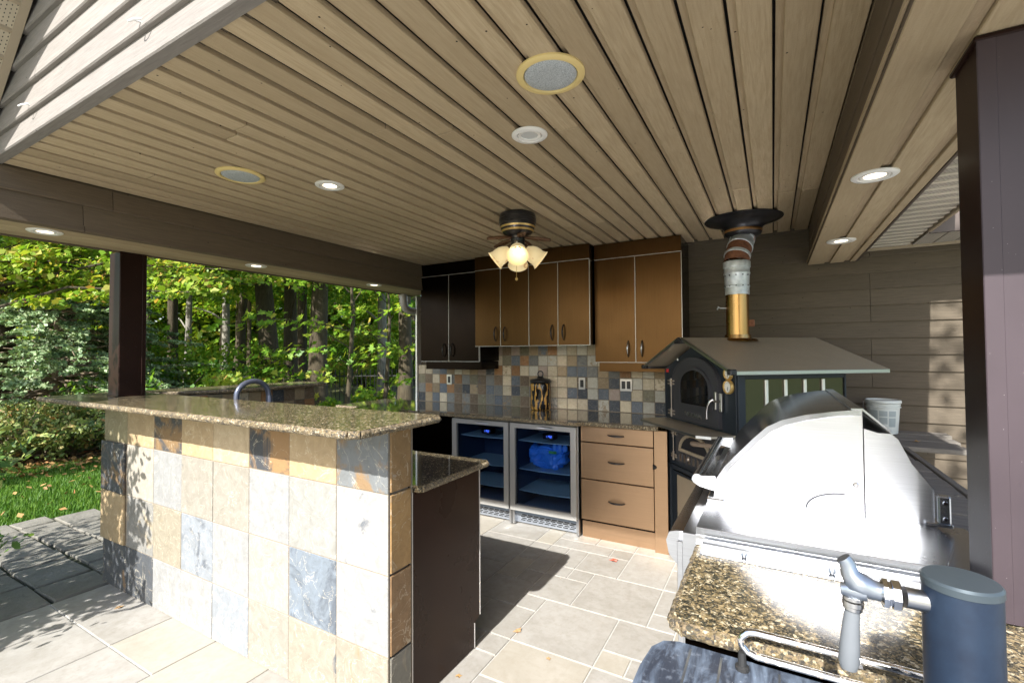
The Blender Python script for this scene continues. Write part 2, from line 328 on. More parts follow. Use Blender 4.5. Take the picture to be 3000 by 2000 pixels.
MAT['bluebag'] = plain('blue_plastic_wrap', (.07, .30, .85), .16, coat=.5); MAT['greenlabel'] = plain('green_label', (.10, .45, .12), .5)
MAT['led'] = plain('blue_digits', (.05, .08, .5), .5, emit=(.10, .2, 1.0), estr=1.2); MAT['blackplastic'] = plain('black_plastic', (.015, .015, .017), .35)
MAT['bucket'] = plain('white_pail_plastic', (.62, .64, .60), .4); MAT['bucket_print'] = plain('grey_printed_label', (.33, .37, .37), .5)
MAT['vent'] = brushed('grey_toe_grille', (.42, .46, .52), .40, 0, metal=.7); MAT['iron'] = plain('black_iron', (.012, .012, .012), .5)
MAT['redleaf'] = plain('red_leaf', (.48, .10, .06), .6); MAT['drylf'] = plain('dry_leaf', (.34, .21, .10), .7); MAT['wire'] = plain('white_vinyl_hook', (.78, .78, .76), .35)

# ------------------------------------------------------------------ geometry helpers
class G:
    def __init__(s): s.v = []; s.f = []; s.mi = []; s.cur = 0
    def add(s, vs, fs):
        k = len(s.v); s.v += [tuple(p) for p in vs]; s.f += [tuple(i+k for i in f) for f in fs]; s.mi += [s.cur]*len(fs); return s
    def box(s, x0, x1, y0, y1, z0, z1, b=0.0):
        x0, x1 = min(x0, x1), max(x0, x1); y0, y1 = min(y0, y1), max(y0, y1); z0, z1 = min(z0, z1), max(z0, z1)
        b = min(b, (x1-x0)*.45, (y1-y0)*.45, (z1-z0)*.45)
        if b <= 0:
            return s.add([(x, y, z) for x in (x0, x1) for y in (y0, y1) for z in (z0, z1)],
                         [(0, 1, 3, 2), (4, 6, 7, 5), (0, 4, 5, 1), (2, 3, 7, 6), (0, 2, 6, 4), (1, 5, 7, 3)])
        V = []; I = {}
        for sx in (0, 1):
            for sy in (0, 1):
                for sz in (0, 1):
                    X, Y, Z = (x0, x1)[sx], (y0, y1)[sy], (z0, z1)[sz]; dx, dy, dz = (b, -b)[sx], (b, -b)[sy], (b, -b)[sz]
                    for ax, p in (('x', (X, Y+dy, Z+dz)), ('y', (X+dx, Y, Z+dz)), ('z', (X+dx, Y+dy, Z))):
                        I[sx, sy, sz, ax] = len(V); V.append(p)
        F = []
        for q in (0, 1):
            F.append([I[q, 0, 0, 'x'], I[q, 1, 0, 'x'], I[q, 1, 1, 'x'], I[q, 0, 1, 'x']])
            F.append([I[0, q, 0, 'y'], I[1, q, 0, 'y'], I[1, q, 1, 'y'], I[0, q, 1, 'y']])
            F.append([I[0, 0, q, 'z'], I[1, 0, q, 'z'], I[1, 1, q, 'z'], I[0, 1, q, 'z']])
            for p in (0, 1):
                F.append([I[q, p, 0, 'x'], I[q, p, 1, 'x'], I[q, p, 1, 'y'], I[q, p, 0, 'y']])
                F.append([I[q, 0, p, 'x'], I[q, 1, p, 'x'], I[q, 1, p, 'z'], I[q, 0, p, 'z']])
                F.append([I[0, q, p, 'y'], I[1, q, p, 'y'], I[1, q, p, 'z'], I[0, q, p, 'z']])
                for r in (0, 1): F.append([I[q, p, r, 'x'], I[q, p, r, 'y'], I[q, p, r, 'z']])
        return s.add(V, F)
    def prism(s, poly, axis, a0, a1):
        n = len(poly)
        def P(p, a): return {'x': (a, p[0], p[1]), 'y': (p[0], a, p[1]), 'z': (p[0], p[1], a)}[axis]
        V = [P(p, a0) for p in poly] + [P(p, a1) for p in poly]
        return s.add(V, [tuple(range(n)), tuple(range(2*n-1, n-1, -1))] + [(i, (i+1) % n, n+(i+1) % n, n+i) for i in range(n)])
    def lathe(s, prof, n=24, M=None, cap=True):
        V = []; F = []
        for r, z in prof:
            for i in range(n):
                a = 2*math.pi*i/n; V.append(Vector((r*math.cos(a), r*math.sin(a), z)))
        for j in range(len(prof)-1):
            for i in range(n): F.append((j*n+i, j*n+(i+1) % n, (j+1)*n+(i+1) % n, (j+1)*n+i))
        if cap: F.append(tuple(range(n))); F.append(tuple(range((len(prof)-1)*n, len(prof)*n)))
        if M is not None: V = [M @ p for p in V]
        return s.add(V, F)
    def tube(s, path, r, n=10, cap=True):
        path = [Vector(p) for p in path]; rs = r if isinstance(r, (list, tuple)) else [r]*len(path)
        V = []; F = []; up = None
        for i, p in enumerate(path):
            t = (path[min(i+1, len(path)-1)] - path[max(i-1, 0)]).normalized()
            if up is None: up = t.orthogonal().normalized()
            up = (up - t*up.dot(t)).normalized(); sd = t.cross(up)
            for k in range(n):
                a = 2*math.pi*k/n; V.append(p + (up*math.cos(a) + sd*math.sin(a))*rs[i])
        for j in range(len(path)-1):
            for k in range(n): F.append((j*n+k, j*n+(k+1) % n, (j+1)*n+(k+1) % n, (j+1)*n+k))
        if cap: F.append(tuple(range(n))); F.append(tuple(range((len(path)-1)*n, len(path)*n)))
        return s.add(V, F)
    def disc(s, c, r, n=24, axis='z'):
        return s.lathe([(r, -.0005), (r, .0005)], n, Matrix.Translation(c))
    def xf(s, M, k=0):
        s.v = s.v[:k] + [tuple(M @ Vector(p)) for p in s.v[k:]]; return s

WORLD = {}
def link(o, parent=None):
    COL.objects.link(o)
    if parent is not None:
        o.parent = parent; o.matrix_parent_inverse = WORLD[parent.name].inverted()
    WORLD[o.name] = Matrix(o.matrix_basis)
    return o
def to_mesh(name, g, mat, smooth=0):
    me = bpy.data.meshes.new(name); me.from_pydata(g.v, [], g.f)
    bm = bmesh.new(); bm.from_mesh(me); bmesh.ops.recalc_face_normals(bm, faces=bm.faces); bm.to_mesh(me); bm.free()
    for m in (mat if isinstance(mat, list) else [mat]): me.materials.append(MAT[m] if isinstance(m, str) else m)
    if isinstance(mat, list): me.polygons.foreach_set('material_index', g.mi)
    if smooth:
        me.polygons.foreach_set('use_smooth', [True]*len(me.polygons))
        try: me.set_sharp_from_angle(angle=R(smooth))
        except Exception: pass
    me.update(); return me
def part(name, g, mat, parent=None, smooth=0, **props):
    me = g if isinstance(g, bpy.types.Mesh) else to_mesh(name, g, mat, smooth)
    o = bpy.data.objects.new(name, me)
    for k, v in props.items(): o[k] = v
    return link(o, parent)
def thing(name, label, cat, loc=(0, 0, 0), rz=0, group=None):
    o = bpy.data.objects.new(name, None); o.empty_display_size = .1
    o.location = loc; o.rotation_euler = (0, 0, rz); o['label'] = label; o['category'] = cat
    if group: o['group'] = group
    COL.objects.link(o); o_m = Matrix.Translation(loc) @ Matrix.Rotation(rz, 4, 'Z'); WORLD[o.name] = o_m; return o
def tag(o, label, cat, group=None):
    o['label'] = label; o['category'] = cat
    if group: o['group'] = group
    return o
def local(g, root):        # geometry written in the thing's own frame
    return g.xf(WORLD[root.name])
def copy_tree(root, loc, rz=None, label=None, group=None, scale=None):
    r = root.copy(); COL.objects.link(r); r.location = loc
    if rz is not None: r.rotation_euler = (0, 0, rz)
    if scale is not None: r.scale = (scale,)*3
    if label: r['label'] = label
    if group: r['group'] = group
    for ch in list(root.children):
        c = ch.copy(); COL.objects.link(c); c.parent = r
        for gd in list(ch.children):
            d = gd.copy(); COL.objects.link(d); d.parent = c
    return r
def piece(name, me, parent, loc, scale=(1, 1, 1), color=None, rot=None, mat=None):
    o = bpy.data.objects.new(name, me); o.location = loc; o.scale = scale
    if rot is not None: o.rotation_euler = rot
    if color is not None: o.color = color
    return link(o, parent)

# ================================================================== SETTING: ground and paving
def plane(name, x0, x1, y0, y1, z, mat, n=1):
    g = G()
    g.add([(x0, y0, z), (x1, y0, z), (x1, y1, z), (x0, y1, z)], [(0, 1, 2, 3)])
    return part(name, g, mat, kind='structure')
ground = plane('lawn_ground', -160, 160, -160, 160, -.06, 'lawn')
g = G(); pts = []
bed = part('planting_bed', G().prism([(-8.3, -4), (-8.9, 1.2), (-8.5, 2.4), (-7.7, 3.4), (-6.9, 5.2), (-5.6, 6.6), (-4.6, 9), (-4, 40), (-40, 40), (-40, -4)], 'z', -.08, -.03), 'bed', kind='structure')
wf = part('forest_floor', G().prism([(-9, -30), (-10.5, 4), (-8, 8), (-6.5, 12), (-5, 60), (-80, 60), (-80, -30)], 'z', -.07, -.015), 'woodfloor', kind='structure')

# light floor tiles laid in a random ashlar pattern on a 14.5 cm grid
patio = part('patio_floor', G().box(-3.71, 6.0, -9.0, 4.35, -.055, -.006), 'grout_floor', kind='structure')
tile_me = to_mesh('floor_tile', G().box(-.5, .5, -.5, .5, -.5, .5, 0), 'travertine')
U = .1445; OX, OY = -1.04, 2.50
occ = set()
def lay(ix, iy, nx, ny):
    for a in range(nx):
        for b in range(ny): occ.add((ix+a, iy+b))
    gx = .0075
    x0, x1 = OX+ix*U+gx/2, OX+(ix+nx)*U-gx/2; y0, y1 = OY+iy*U+gx/2, OY+(iy+ny)*U-gx/2
    x0 = max(x0, -3.70); 
    if x1-x0 < .02: return
    key = (round(x1-x0, 3), round(y1-y0, 3))
    if key not in TM: TM[key] = to_mesh('floor_tile', G().box(-key[0]/2, key[0]/2, -key[1]/2, key[1]/2, -.012, 0, .0022), 'travertine')
    piece('floor_tile', TM[key], patio, ((x0+x1)/2, (y0+y1)/2, rng.uniform(-.0006, .0006)), rot=(0, 0, 0))
TM = {}
for t in [(0, 0, 3, 3), (-1, 2, 1, 1), (-2, 0, 2, 2), (-2, 2, 1, 1), (-3, 2, 1, 3), (-2, 3, 1, 2), (-1, 3, 2, 2), (0, 5, 1, 1), (1, 3, 2, 3), (3, 0, 1, 1), (3, 1, 2, 2),
          (-1, -3, 3, 3), (2, -3, 1, 1), (2, -2, 2, 2), (-2, -1, 1, 1), (-3, -3, 2, 2), (-4, -1, 2, 2), (3, 3, 3, 2), (1, 6, 3, 2), (-1, 6, 2, 2), (-3, 5, 3, 1)]:
    lay(*t)
r2 = random.Random(12)
sizes = [(3, 3), (3, 2), (2, 3), (2, 2), (2, 2), (2, 1), (1, 2), (1, 1)]
ix_lo, ix_hi = math.floor((-3.70-OX)/U), math.ceil((.75-OX)/U)
for iy in range(-16, 9):
    for ix in range(ix_lo, ix_hi):
        if (ix, iy) in occ: continue
        y = OY+iy*U; x = OX+ix*U
        if -3.5 < x < -1.7 and 1.6 < y < 3.2: 
            opts = [(3, 3)]           # behind the bar, hidden
        else: opts = sizes[:]
        r2.shuffle(opts); opts.sort(key=lambda s_: -s_[0]*s_[1]*r2.uniform(.45, 1))
        for nx, ny in opts + [(2, 1), (1, 2), (1, 1)]:
            if ix+nx <= ix_hi and all((ix+a, iy+b) not in occ for a in range(nx) for b in range(ny)): lay(ix, iy, nx, ny); break

# weathered flagstones to the left
flagbase = part('flagstone_path', G().prism([(-3.712, -3), (-3.712, 4.6), (-5.0, 4.6), (-5.6, 1.95), (-5.85, 1.3), (-6.2, -3)], 'z', -.055, -.022), 'soil_joint', kind='structure')
fr = random.Random(5)
y = -1.2; row = 0
while y < 4.4:
    h = fr.choice([.18, .24, .30]); x = -3.722
    edge = -5.66 + (.34*(y-1.6) if y > 1.6 else .3*(y-1.6))
    while x > edge:
        wd = fr.choice([.24, .33, .42, .52]); x1 = max(x-wd, edge-.05)
        if x-x1 > .12:
            j = .009
            gg = G(); c = [(x1+j+fr.uniform(-.01, .012), y+j+fr.uniform(-.012, .012)), (x-j, y+j+fr.uniform(-.012, .012)), (x-j+fr.uniform(-.012, .004), y+h-j), (x1+j, y+h-j+fr.uniform(-.012, .012))]
            cx, cyy = sum(p[0] for p in c)/4, sum(p[1] for p in c)/4
            low = [(p[0], p[1], -.045) for p in c]; mid = [(p[0], p[1], -.010) for p in c]; top = [(cx+(p[0]-cx)*.955, cyy+(p[1]-cyy)*.955, -.002+fr.uniform(-.003, .003)) for p in c]
            gg.add([(a[0]-cx, a[1]-cyy, a[2]) for a in low+mid+top], [(8, 9, 10, 11)] + [(i, (i+1) % 4, 4+(i+1) % 4, 4+i) for i in range(4)] + [(4+i, 4+(i+1) % 4, 8+(i+1) % 4, 8+i) for i in range(4)])
            piece('flagstone', to_mesh('flagstone', gg, 'flag'), flagbase, (cx, cyy, 0))
        x = x1
    y += h; row += 1

# ================================================================== PAVILION
CZ = 2.36
ceiling = thing('pavilion_ceiling', 'tan painted board ceiling with dark open grooves over the outdoor kitchen', 'ceiling', (-1.4, 2.4, CZ))
part('ceiling_backing', G().box(-3.2, .26, .70, 4.30, CZ+.031, CZ+.06), 'black', ceiling)
PB = .1142
cr = random.Random(3)
bme = {}
def ceil_board(x0, y0, y1):
    k = round(y1-y0, 2)
    L = y1-y0
    g = G()
    g.box(.0065, .0275, 0, L, .017, .030)                       # recessed tongue strip
    g.box(.0275, PB-.002, 0, L, 0, .022, .0022)                 # board face
    o = part('ceiling_board', g.xf(Matrix.Translation((x0, y0, CZ+cr.uniform(-.0012, .0012)))), 'ceil', ceiling)
for k in range(31):
    x0 = .130 - PB*k + PB*1
    if x0 < -3.2: break
    ys = .688+cr.uniform(-.004, .01)
    if cr.random() < .72:
        ym = cr.uniform(1.0, 3.5); ceil_board(x0, ys, ym-.004); ceil_board(x0, ym, 4.10)
    else: ceil_board(x0, ys, 4.10)

# left beam: lap boards on its inner face, soffit boards below
beamL = thing('left_fascia_beam', 'brown lap sided beam along the open left side above the bar', 'beam', (-3.4, 2.4, 2.1))
part('beam_core', G().box(-3.60, -3.172, .66, 4.10, 2.135, 2.60), 'brown_y', beamL)
def lap(name, parent, x, y0, y1, z0, z1, mat='brown_y', t0=.020, t1=.006):
    return part(name, G().prism([(x-.03, z0), (x+t0-.006, z0), (x+t0, z0+.004), (x+t1, z1), (x-.03, z1)], 'y', y0, y1), mat, parent)
lap('fascia_board', beamL, -3.165, .690, 1.129, 2.240, 2.352); lap('fascia_board', beamL, -3.165, 1.132, 4.10, 2.241, 2.352, t0=.018)
lap('fascia_board', beamL, -3.170, .690, 1.006, 2.125, 2.246); lap('fascia_board', beamL, -3.170, 1.009, 4.10, 2.125, 2.246)
lap('fascia_trim', beamL, -3.166, .690, 1.010, 2.098, 2.132, t1=.016); lap('fascia_trim', beamL, -3.166, 1.013, 4.10, 2.098, 2.132, t1=.016)
for x0, x1 in ((-3.36, -3.168), (-3.50, -3.367), (-3.60, -3.507)):
    part('soffit_board', G().box(x0, x1, .665, 4.10, 2.108, 2.130, .002), 'ceil', beamL)
part('outer_fascia', G().box(-3.622, -3.602, .66, 4.12, 2.10, 2.30), 'brown_y', beamL)

# right beam
beamR = thing('right_beam', 'tan boxed beam crossing above the grill with two lit downlights', 'beam', (.38, 2.4, 2.09))
part('beam_core', G().box(.268, .520, .66, 4.10, 2.112, 2.58), 'brown_y', beamR)
for z0, z1, x in ((2.24, 2.352, .247), (2.125, 2.236, .250)): part('side_board', G().box(x, .266, .69, 4.10, z0, z1, .003), 'brown_y', beamR)
part('side_trim', G().box(.236, .262, .69, 4.10, 2.092, 2.121, .003), 'brown_y', beamR)
part('corner_bead', G().box(.230, .235, .69, 4.10, 2.105, 2.118), 'ceil_dark', beamR)
for x0, x1 in ((.238, .340), (.374, .460), (.494, .530)): part('under_board', G().box(x0, x1, .665, 4.10, 2.089, 2.110, .002), 'ceil', beamR)
for x0, x1 in ((.340, .374), (.460, .494)): part('groove_strip', G().box(x0+.002, x1-.002, .665, 4.10, 2.099, 2.111), 'ceil_dark', beamR)
part('edge_trim', G().box(.531, .541, .665, 4.10, 2.086, 2.19), 'alum_brown', beamR)

# gable siding above the opening + rake soffit
gable = thing('front_gable_wall', 'weathered lap sided gable wall above the ceiling edge at top left', 'gable wall', (-1.3, .70, CZ))
zs = [2.356, 2.462, 2.585, 2.708, 2.823, 2.942, 3.06, 3.18, 3.30, 3.42, 3.54, 3.66, 3.78]
for a, b in zip(zs[:-1], zs[1:]):
    xl = -3.03-(2.6-a)/.8-.02; xr = .35-(a-2.356)/.8*.2; xr = min(.60, -xl-2.6) if a > 2.5 else .60
    splits = [xl, xr] if a != 2.585 else [xl, -2.60, xr]
    for s0, s1 in zip(splits[:-1], splits[1:]):
        gg = G().prism([(.712, a), (.674, a), (.670, a+.005), (.690, b+.012), (.712, b+.012)], 'x', s0+.0015, s1-.0015)
        part('siding_board', gg, 'gable', gable)
part('sheathing', G().prism([(-3.62, 2.12), (-3.20, 2.12), (-3.20, 2.375), (.26, 2.375), (.26, 2.12), (.835, 2.12), (.835, 2.27), (-1.30, 3.95), (-3.62, 2.20)], 'y', .713, .745), 'brown_x', gable)
# roof over the pavilion
roof = thing('pavilion_roof', 'shingled gable roof of the pavilion with vented rake soffit at top left', 'roof', (-1.3, 2.4, 2.6))
def roofslope(sgn):
    # slope from the ridge down to the eave, in x-z
    rx, rz = -1.30, 4.14; ex = -3.66 if sgn < 0 else .955; ez = rz-.8*abs(ex-rx)
    part('roof_slope', G().prism([(rx, rz), (ex, ez), (ex, ez+.06), (rx, rz+.09)], 'y', .33, 4.45), 'roof', roof)
roofslope(-1); roofslope(1)
# rake soffit panels (perforated) following the left slope, with ribs
def along(x): return 2.6+(x+3.03)*.8
xs = np.arange(-3.55, -1.3, .10)
for i, x in enumerate(xs[:-1]):
    x1 = xs[i+1]-.006
    za, zb = along(x)-.012, along(x1)-.012
    part('soffit_panel', G().add([(x, .36, za), (x1, .36, zb), (x1, .655, zb), (x, .655, za), (x, .36, za+.006), (x1, .36, zb+.006), (x1, .655, zb+.006), (x, .655, za+.006)], [(0, 1, 2, 3), (4, 7, 6, 5), (0, 4, 5, 1), (1, 5, 6, 2), (2, 6, 7, 3), (3, 7, 4, 0)]), 'perf', roof)
    x2 = xs[i+1]
    if i < 9: part('soffit_rib', G().prism([(x1-.004, along(x1)-.020), (x2+.004, along(x2)-.020), (x2+.004, along(x2)-.006), (x1-.004, along(x1)-.006)], 'y', .36, .655), 'alum_tan', roof)
part('soffit_channel', G().prism([(-3.55, along(-3.55)-.022), (-1.3, along(-1.3)-.022), (-1.3, along(-1.3)), (-3.55, along(-3.55))], 'y', .640, .668), 'alum_tan', roof)
part('rake_fascia', G().prism([(-3.55, along(-3.55)-.04), (-1.3, along(-1.3)-.04), (-1.3, along(-1.3)+.14), (-3.55, along(-3.55)+.14)], 'y', .335, .358), 'alum_brown', roof)
for k, (px, pz) in enumerate([(-1.70, 2.47), (-2.66, 2.468)]):
    hk = part('cup_hook', G().tube([(px, .69, pz+.02), (px, .655, pz+.012), (px+.004, .640, pz-.004), (px+.018, .638, pz-.008), (px+.030, .642, pz-.004), (px+.040, .66, pz+.004)], .0032, 6), 'wire', None, 60)
    tag(hk, ['white cup hook in the gable siding nearer the top edge of the view', 'white cup hook in the gable siding nearer the left corner of the view'][k], 'hook', 'hooks in the gable siding')

# back wall: lap siding behind oven and grill, board and batten of lap joints
wall = thing('back_wall', 'brown lap sided house wall behind the pizza oven with a sunlit strip at right', 'wall', (-.9, 4.14, 0))
part('sheathing', G().box(-3.53, 3.2, 4.135, 4.30, 0, 2.75), 'brown_x', wall)
pit = .1163; z = 2.3475-pit*20
k = 0
wr = random.Random(9)
while z < 2.36:
    z0, z1 = z, z+pit+.010
    js = [-.68, .61, 2.2] if k % 2 == 0 else ([-.68, 1.55, 2.2] if k % 4 == 1 else [-.68, .61, 2.2])
    if z0 < .3: js = [-.68, 2.2]
    for a, b in zip(js[:-1], js[1:]):
        part('siding_board', G().prism([(4.136, z0), (4.116, z0), (4.1135, z0+.004), (4.127, z1), (4.136, z1)], 'x', a+.0012, b-.0012), 'brown_x', wall)
    z += pit; k += 1
part('corner_trim', G().box(-3.548, -3.526, 4.06, 4.31, .0, 2.10, .002), 'trim_white', wall)

# right hand porch soffit beyond the beam and eave soffit along the wall
soff = thing('porch_soffit', 'vented aluminium porch soffit between the right beam and the house wall', 'soffit', (.68, 2.4, 2.17))
for i in range(34):
    y0 = .70+i*.10
    part('soffit_panel', G().box(.545, .815, y0+.020, y0+.098, 2.168, 2.175), 'perf_white', soff); part('soffit_rib', G().box(.545, .815, y0+.001, y0+.018, 2.160, 2.174, .002), 'rib', soff)
part('soffit_backing', G().box(.545, .835, .70, 4.11, 2.180, 2.21), 'alum_tan', soff)
part('edge_channel', G().box(.818, .838, .68, 3.62, 2.150, 2.180, .003), 'alum_tan', soff)
part('wall_channel', G().box(.545, 2.2, 4.085, 4.112, 2.150, 2.178, .002), 'alum_tan', soff)
part('front_fascia', G().box(.545, .838, .66, .69, 2.15, 2.34), 'alum_brown', soff)
for i in range(12):
    x0 = .842+i*.11
    part('eave_panel', G().box(x0, x0+.102, 3.685, 4.083, 2.166, 2.174), 'perf_white', soff)
part('eave_backing', G().box(.838, 2.2, 3.68, 4.11, 2.182, 2.30), 'alum_tan', soff)
part('eave_fascia', G().box(.838, 2.2, 3.655, 3.678, 2.15, 2.34), 'alum_brown', soff)

# posts
def post(x0, x1, y0, y1, z0, z1, label, pm='post'):
    t = thing('post', label, 'post', ((x0+x1)/2, (y0+y1)/2, z0))
    part('shaft', G().box(x0, x1, y0, y1, z0, z1, .004), pm, t)
    return t
t = post(-3.742, -3.592, 1.330, 1.470, 1.187, 2.106, 'dark bronze metal post standing on the left end of the granite bar')
part('seam_flange', G().box(-3.591, -3.584, 1.448, 1.472, 1.187, 2.106, .002), 'post', t)
part('foot_plate', G().box(-3.747, -3.587, 1.325, 1.475, 1.187, 1.194, .002), 'post', t)
t = post(.376, .62, 1.282, 1.420, .912, 2.087, 'tall dark bronze post at the right edge beside the grill')
part('sunlit_face', G().box(.381, .615, 1.2775, 1.2818, .912, 2.086, .001), 'post_sunlit', t)  # thin plate added to carry the lightened sunlit tone over the dark shaft
part('edge_flange', G().box(.372, .402, 1.2765, 1.2815, .912, 2.087, .0015), 'post_sunlit', t)
part('edge_flange', G().box(.594, .624, 1.2765, 1.2815, .912, 2.087, .0015), 'post_sunlit', t)
part('top_collar', G().box(.368, .628, 1.274, 1.428, 2.076, 2.088, .003), 'post', t)

# ================================================================== CEILING FIXTURES
def downlight(name, x, y, z, lit, label, r=.075):
    t = thing(name, label, 'ceiling light', (x, y, z), 0, 'recessed downlights')
    M = Matrix.Translation((x, y, z))
    part('trim_ring', G().lathe([(r, 0), (r, -.004), (r*.93, -.008), (r*.72, -.008), (r*.66, -.002), (r*.66, .004)], 32, M, False), 'white_trim', t, 40)
    part('inner_ring', G().lathe([(r*.65, -.004), (r*.63, -.007), (r*.48, -.005), (r*.46, .002)], 32, M, False), 'white_trim', t, 40)
    part('lens', G().disc((x, y, z-.001), r*.47, 24), 'lamp_on' if lit else 'lamp_off', t)
    part('can_gap', G().disc((x, y, z+.0045), r*.70, 24), 'black', t)
downlight('downlight', -.873, 1.712, CZ, False, 'unlit white recessed downlight beside the nearer round speaker')
downlight('downlight', -2.075, 1.687, CZ, True, 'lit recessed downlight in the board ceiling beside the farther speaker')
downlight('downlight', .335, 2.115, 2.089, True, 'lit downlight under the right beam, the nearer of its two', .072)
downlight('downlight', .357, 3.285, 2.089, True, 'lit downlight under the right beam near the back wall', .072)
downlight('downlight', -3.352, .915, 2.108, True, 'lit downlight under the left beam at the far left edge', .072)
downlight('downlight', -3.340, 2.06, 2.108, True, 'lit downlight under the left beam midway above the trees', .072)
downlight('downlight', -3.330, 3.22, 2.108, True, 'lit downlight under the left beam closest to the cabinets', .072)
def speaker(x, y, label):
    t = thing('ceiling_speaker', label, 'speaker', (x, y, CZ), 0, 'round ceiling speakers')
    M = Matrix.Translation((x, y, CZ))
    part('bezel', G().lathe([(.112, 0), (.112, -.006), (.105, -.010), (.090, -.010), (.087, -.004), (.087, .004)], 48, M, False), 'cream_trim', t, 40)
    part('grille', G().lathe([(.0855, .002), (.0855, -.006), (.080, -.009), (.05, -.0105), (.001, -.011)], 48, M, False), 'spk', t, 30)
speaker(-.620, 1.37, 'large round ceiling speaker with yellowed rim nearest the camera')
speaker(-2.345, 1.362, 'round ceiling speaker with yellowed rim over the bar')

# bladeless hugger fan with four glass shades
fx, fy = -1.452, 2.665
fan = thing('ceiling_fan', 'black hugger ceiling fan without blades carrying four amber glass lamps', 'ceiling fan', (fx, fy, CZ))
M = Matrix.Translation((fx, fy, CZ))
part('motor_housing', G().lathe([(.100, 0), (.116, -.006), (.121, -.022), (.119, -.034), (.123, -.038), (.122, -.062), (.118, -.066), (.118, -.084), (.106, -.112), (.090, -.132), (.060, -.146), (.045, -.150)], 40, M), 'fan_black', fan, 30)
part('gold_band', G().lathe([(.1165, -.087), (.1175, -.089), (.1130, -.099), (.1120, -.097)], 40, M, False), 'gold', fan, 30)
part('gold_band', G().lathe([(.1075, -.111), (.1085, -.113), (.1010, -.123), (.1000, -.121)], 40, M, False), 'gold', fan, 30)
part('neck', G().lathe([(.048, -.146), (.046, -.165), (.050, -.170), (.046, -.185), (.046, -.225), (.040, -.240), (.012, -.250)], 24, M), 'fan_black', fan, 30)
part('badge', G().lathe([(.014, 0), (.014, .004), (.010, .006)], 16, Matrix.Translation((fx+.013, fy-.046, CZ-.195)) @ Matrix.Rotation(R(90), 4, 'X') @ Matrix.Rotation(R(-14), 4, 'Y')), 'nickel', fan)
for k in range(5):
    a = R(20+72*k); d = Vector((math.cos(a), math.sin(a), 0)); n_ = Vector((-d.y, d.x, 0)); c = Vector((fx, fy, CZ))
    gg = G()
    for sg in (-1, 1):
        gg.tube([c+d*.05+Vector((0, 0, -.158)), c+d*.10+n_*.014*sg+Vector((0, 0, -.164)), c+d*.15+n_*.020*sg+Vector((0, 0, -.172)), c+d*.215+n_*.008*sg+Vector((0, 0, -.182))], .0085, 6)
    for s_ in (.135, .165, .19): gg.lathe([(.011, -.006), (.011, .004)], 8, Matrix.Translation(c+d*s_+n_*.008*(1 if s_ != .165 else -1)+Vector((0, 0, -.174))))
    part('blade_iron', gg, 'fan_arm', fan, 40)
shade_prof = [(.020, 0), (.027, .010), (.042, .028), (.054, .055), (.057, .080), (.056, .100), (.062, .118), (.070, .128), (.068, .1285), (.059, .117), (.053, .100), (.054, .080), (.051, .055), (.038, .028), (.020, .012)]
for k in range(4):
    a = R(-62+90*k); d = Vector((math.cos(a), math.sin(a), 0)); ax = (d*.78+Vector((0, 0, -.62))).normalized()
    base = Vector((fx, fy, CZ-.228))+d*.052
    Mk = Matrix.Translation(base) @ ax.to_track_quat('Z', 'Y').to_matrix().to_4x4()
    sh = part('lamp_shade', G().lathe(shade_prof, 28, Mk, False), 'frost', fan, 60)
    part('bulb', G().lathe([(.004, .020), (.012, .032), (.017, .048), (.015, .062), (.007, .072), (.001, .075)], 14, Mk), 'bulb', sh, 60)
    part('lamp_holder', G().tube([Vector((fx, fy, CZ-.215)), Vector((fx, fy, CZ-.222))+d*.03, base], [.016, .018, .022], 12).lathe([(.024, -.016), (.026, 0), (.022, .006)], 16, Mk), 'fan_arm', fan, 40)
part('pull_chain', G().tube([(fx+.006, fy-.03, CZ-.245), (fx+.006, fy-.03, CZ-.425)], .0016, 5).lathe([(.001, -.012), (.009, -.006), (.010, 0), (.007, .008), (.002, .012)], 12, Matrix.Translation((fx+.006, fy-.03, CZ-.433))), 'gold', fan)
part('pull_chain', G().tube([(fx+.045, fy+.01, CZ-.245), (fx+.045, fy+.01, CZ-.335)], .0016, 5), 'gold', fan)

# downspout elbow
ds = part('downspout', G().tube([(-3.60, 3.92, 2.12), (-3.60, 3.92, 2.06), (-3.60, 3.925, 2.00), (-3.60, 3.95, 1.955), (-3.59, 4.0, 1.93), (-3.575, 4.06, 1.925), (-3.56, 4.15, 1.922), (-3.56, 4.30, 1.92)], .042, 14), 'alum_grey', None, 50)
tag(ds, 'pale grey downspout elbow turning toward the corner of the wall', 'downspout')
# ================================================================== BACK WALL KITCHEN
splash = thing('tiled_backsplash', 'small mixed slate tiles on the wall between counter and cabinets', 'backsplash', (-1.9, 4.09, .91))
part('tile_bed', G().box(-3.524, -.16, 4.0845, 4.133, .88, 1.295).box(-2.53, -1.24, 4.0845, 4.133, 1.2955, 1.53), 'grout', splash)
PAL = dict(cream=(.60, .51, .36), pale=(.56, .53, .44), tan=(.36, .27, .16), rust=(.33, .17, .07), dark=(.060, .068, .080), blue=(.14, .16, .185), grey=(.20, .20, .185), olive=(.20, .18, .115), brown=(.17, .12, .075), pink=(.42, .33, .27))
tp = .1012
st_me = to_mesh('slate_tile', G().box(-.0478, .0478, -.005, .006, -.0478, .0478, .0025), 'slate_small')
tr = random.Random(21)
explicit = {0: 'dark tan blue cream grey brown grey brown olive grey blue grey olive brown tan cream grey cream cream cream dark pale dark cream blue pale dark grey pale',
            1: 'grey rust tan blue rust brown dark tan brown blue grey cream dark olive blue tan cream cream blue dark pale blue pink blue cream olive pale pale grey',
            2: 'olive brown cream rust grey rust grey olive brown grey brown cream blue brown tan cream cream cream cream brown pale tan dark cream pale cream cream pale tan'}
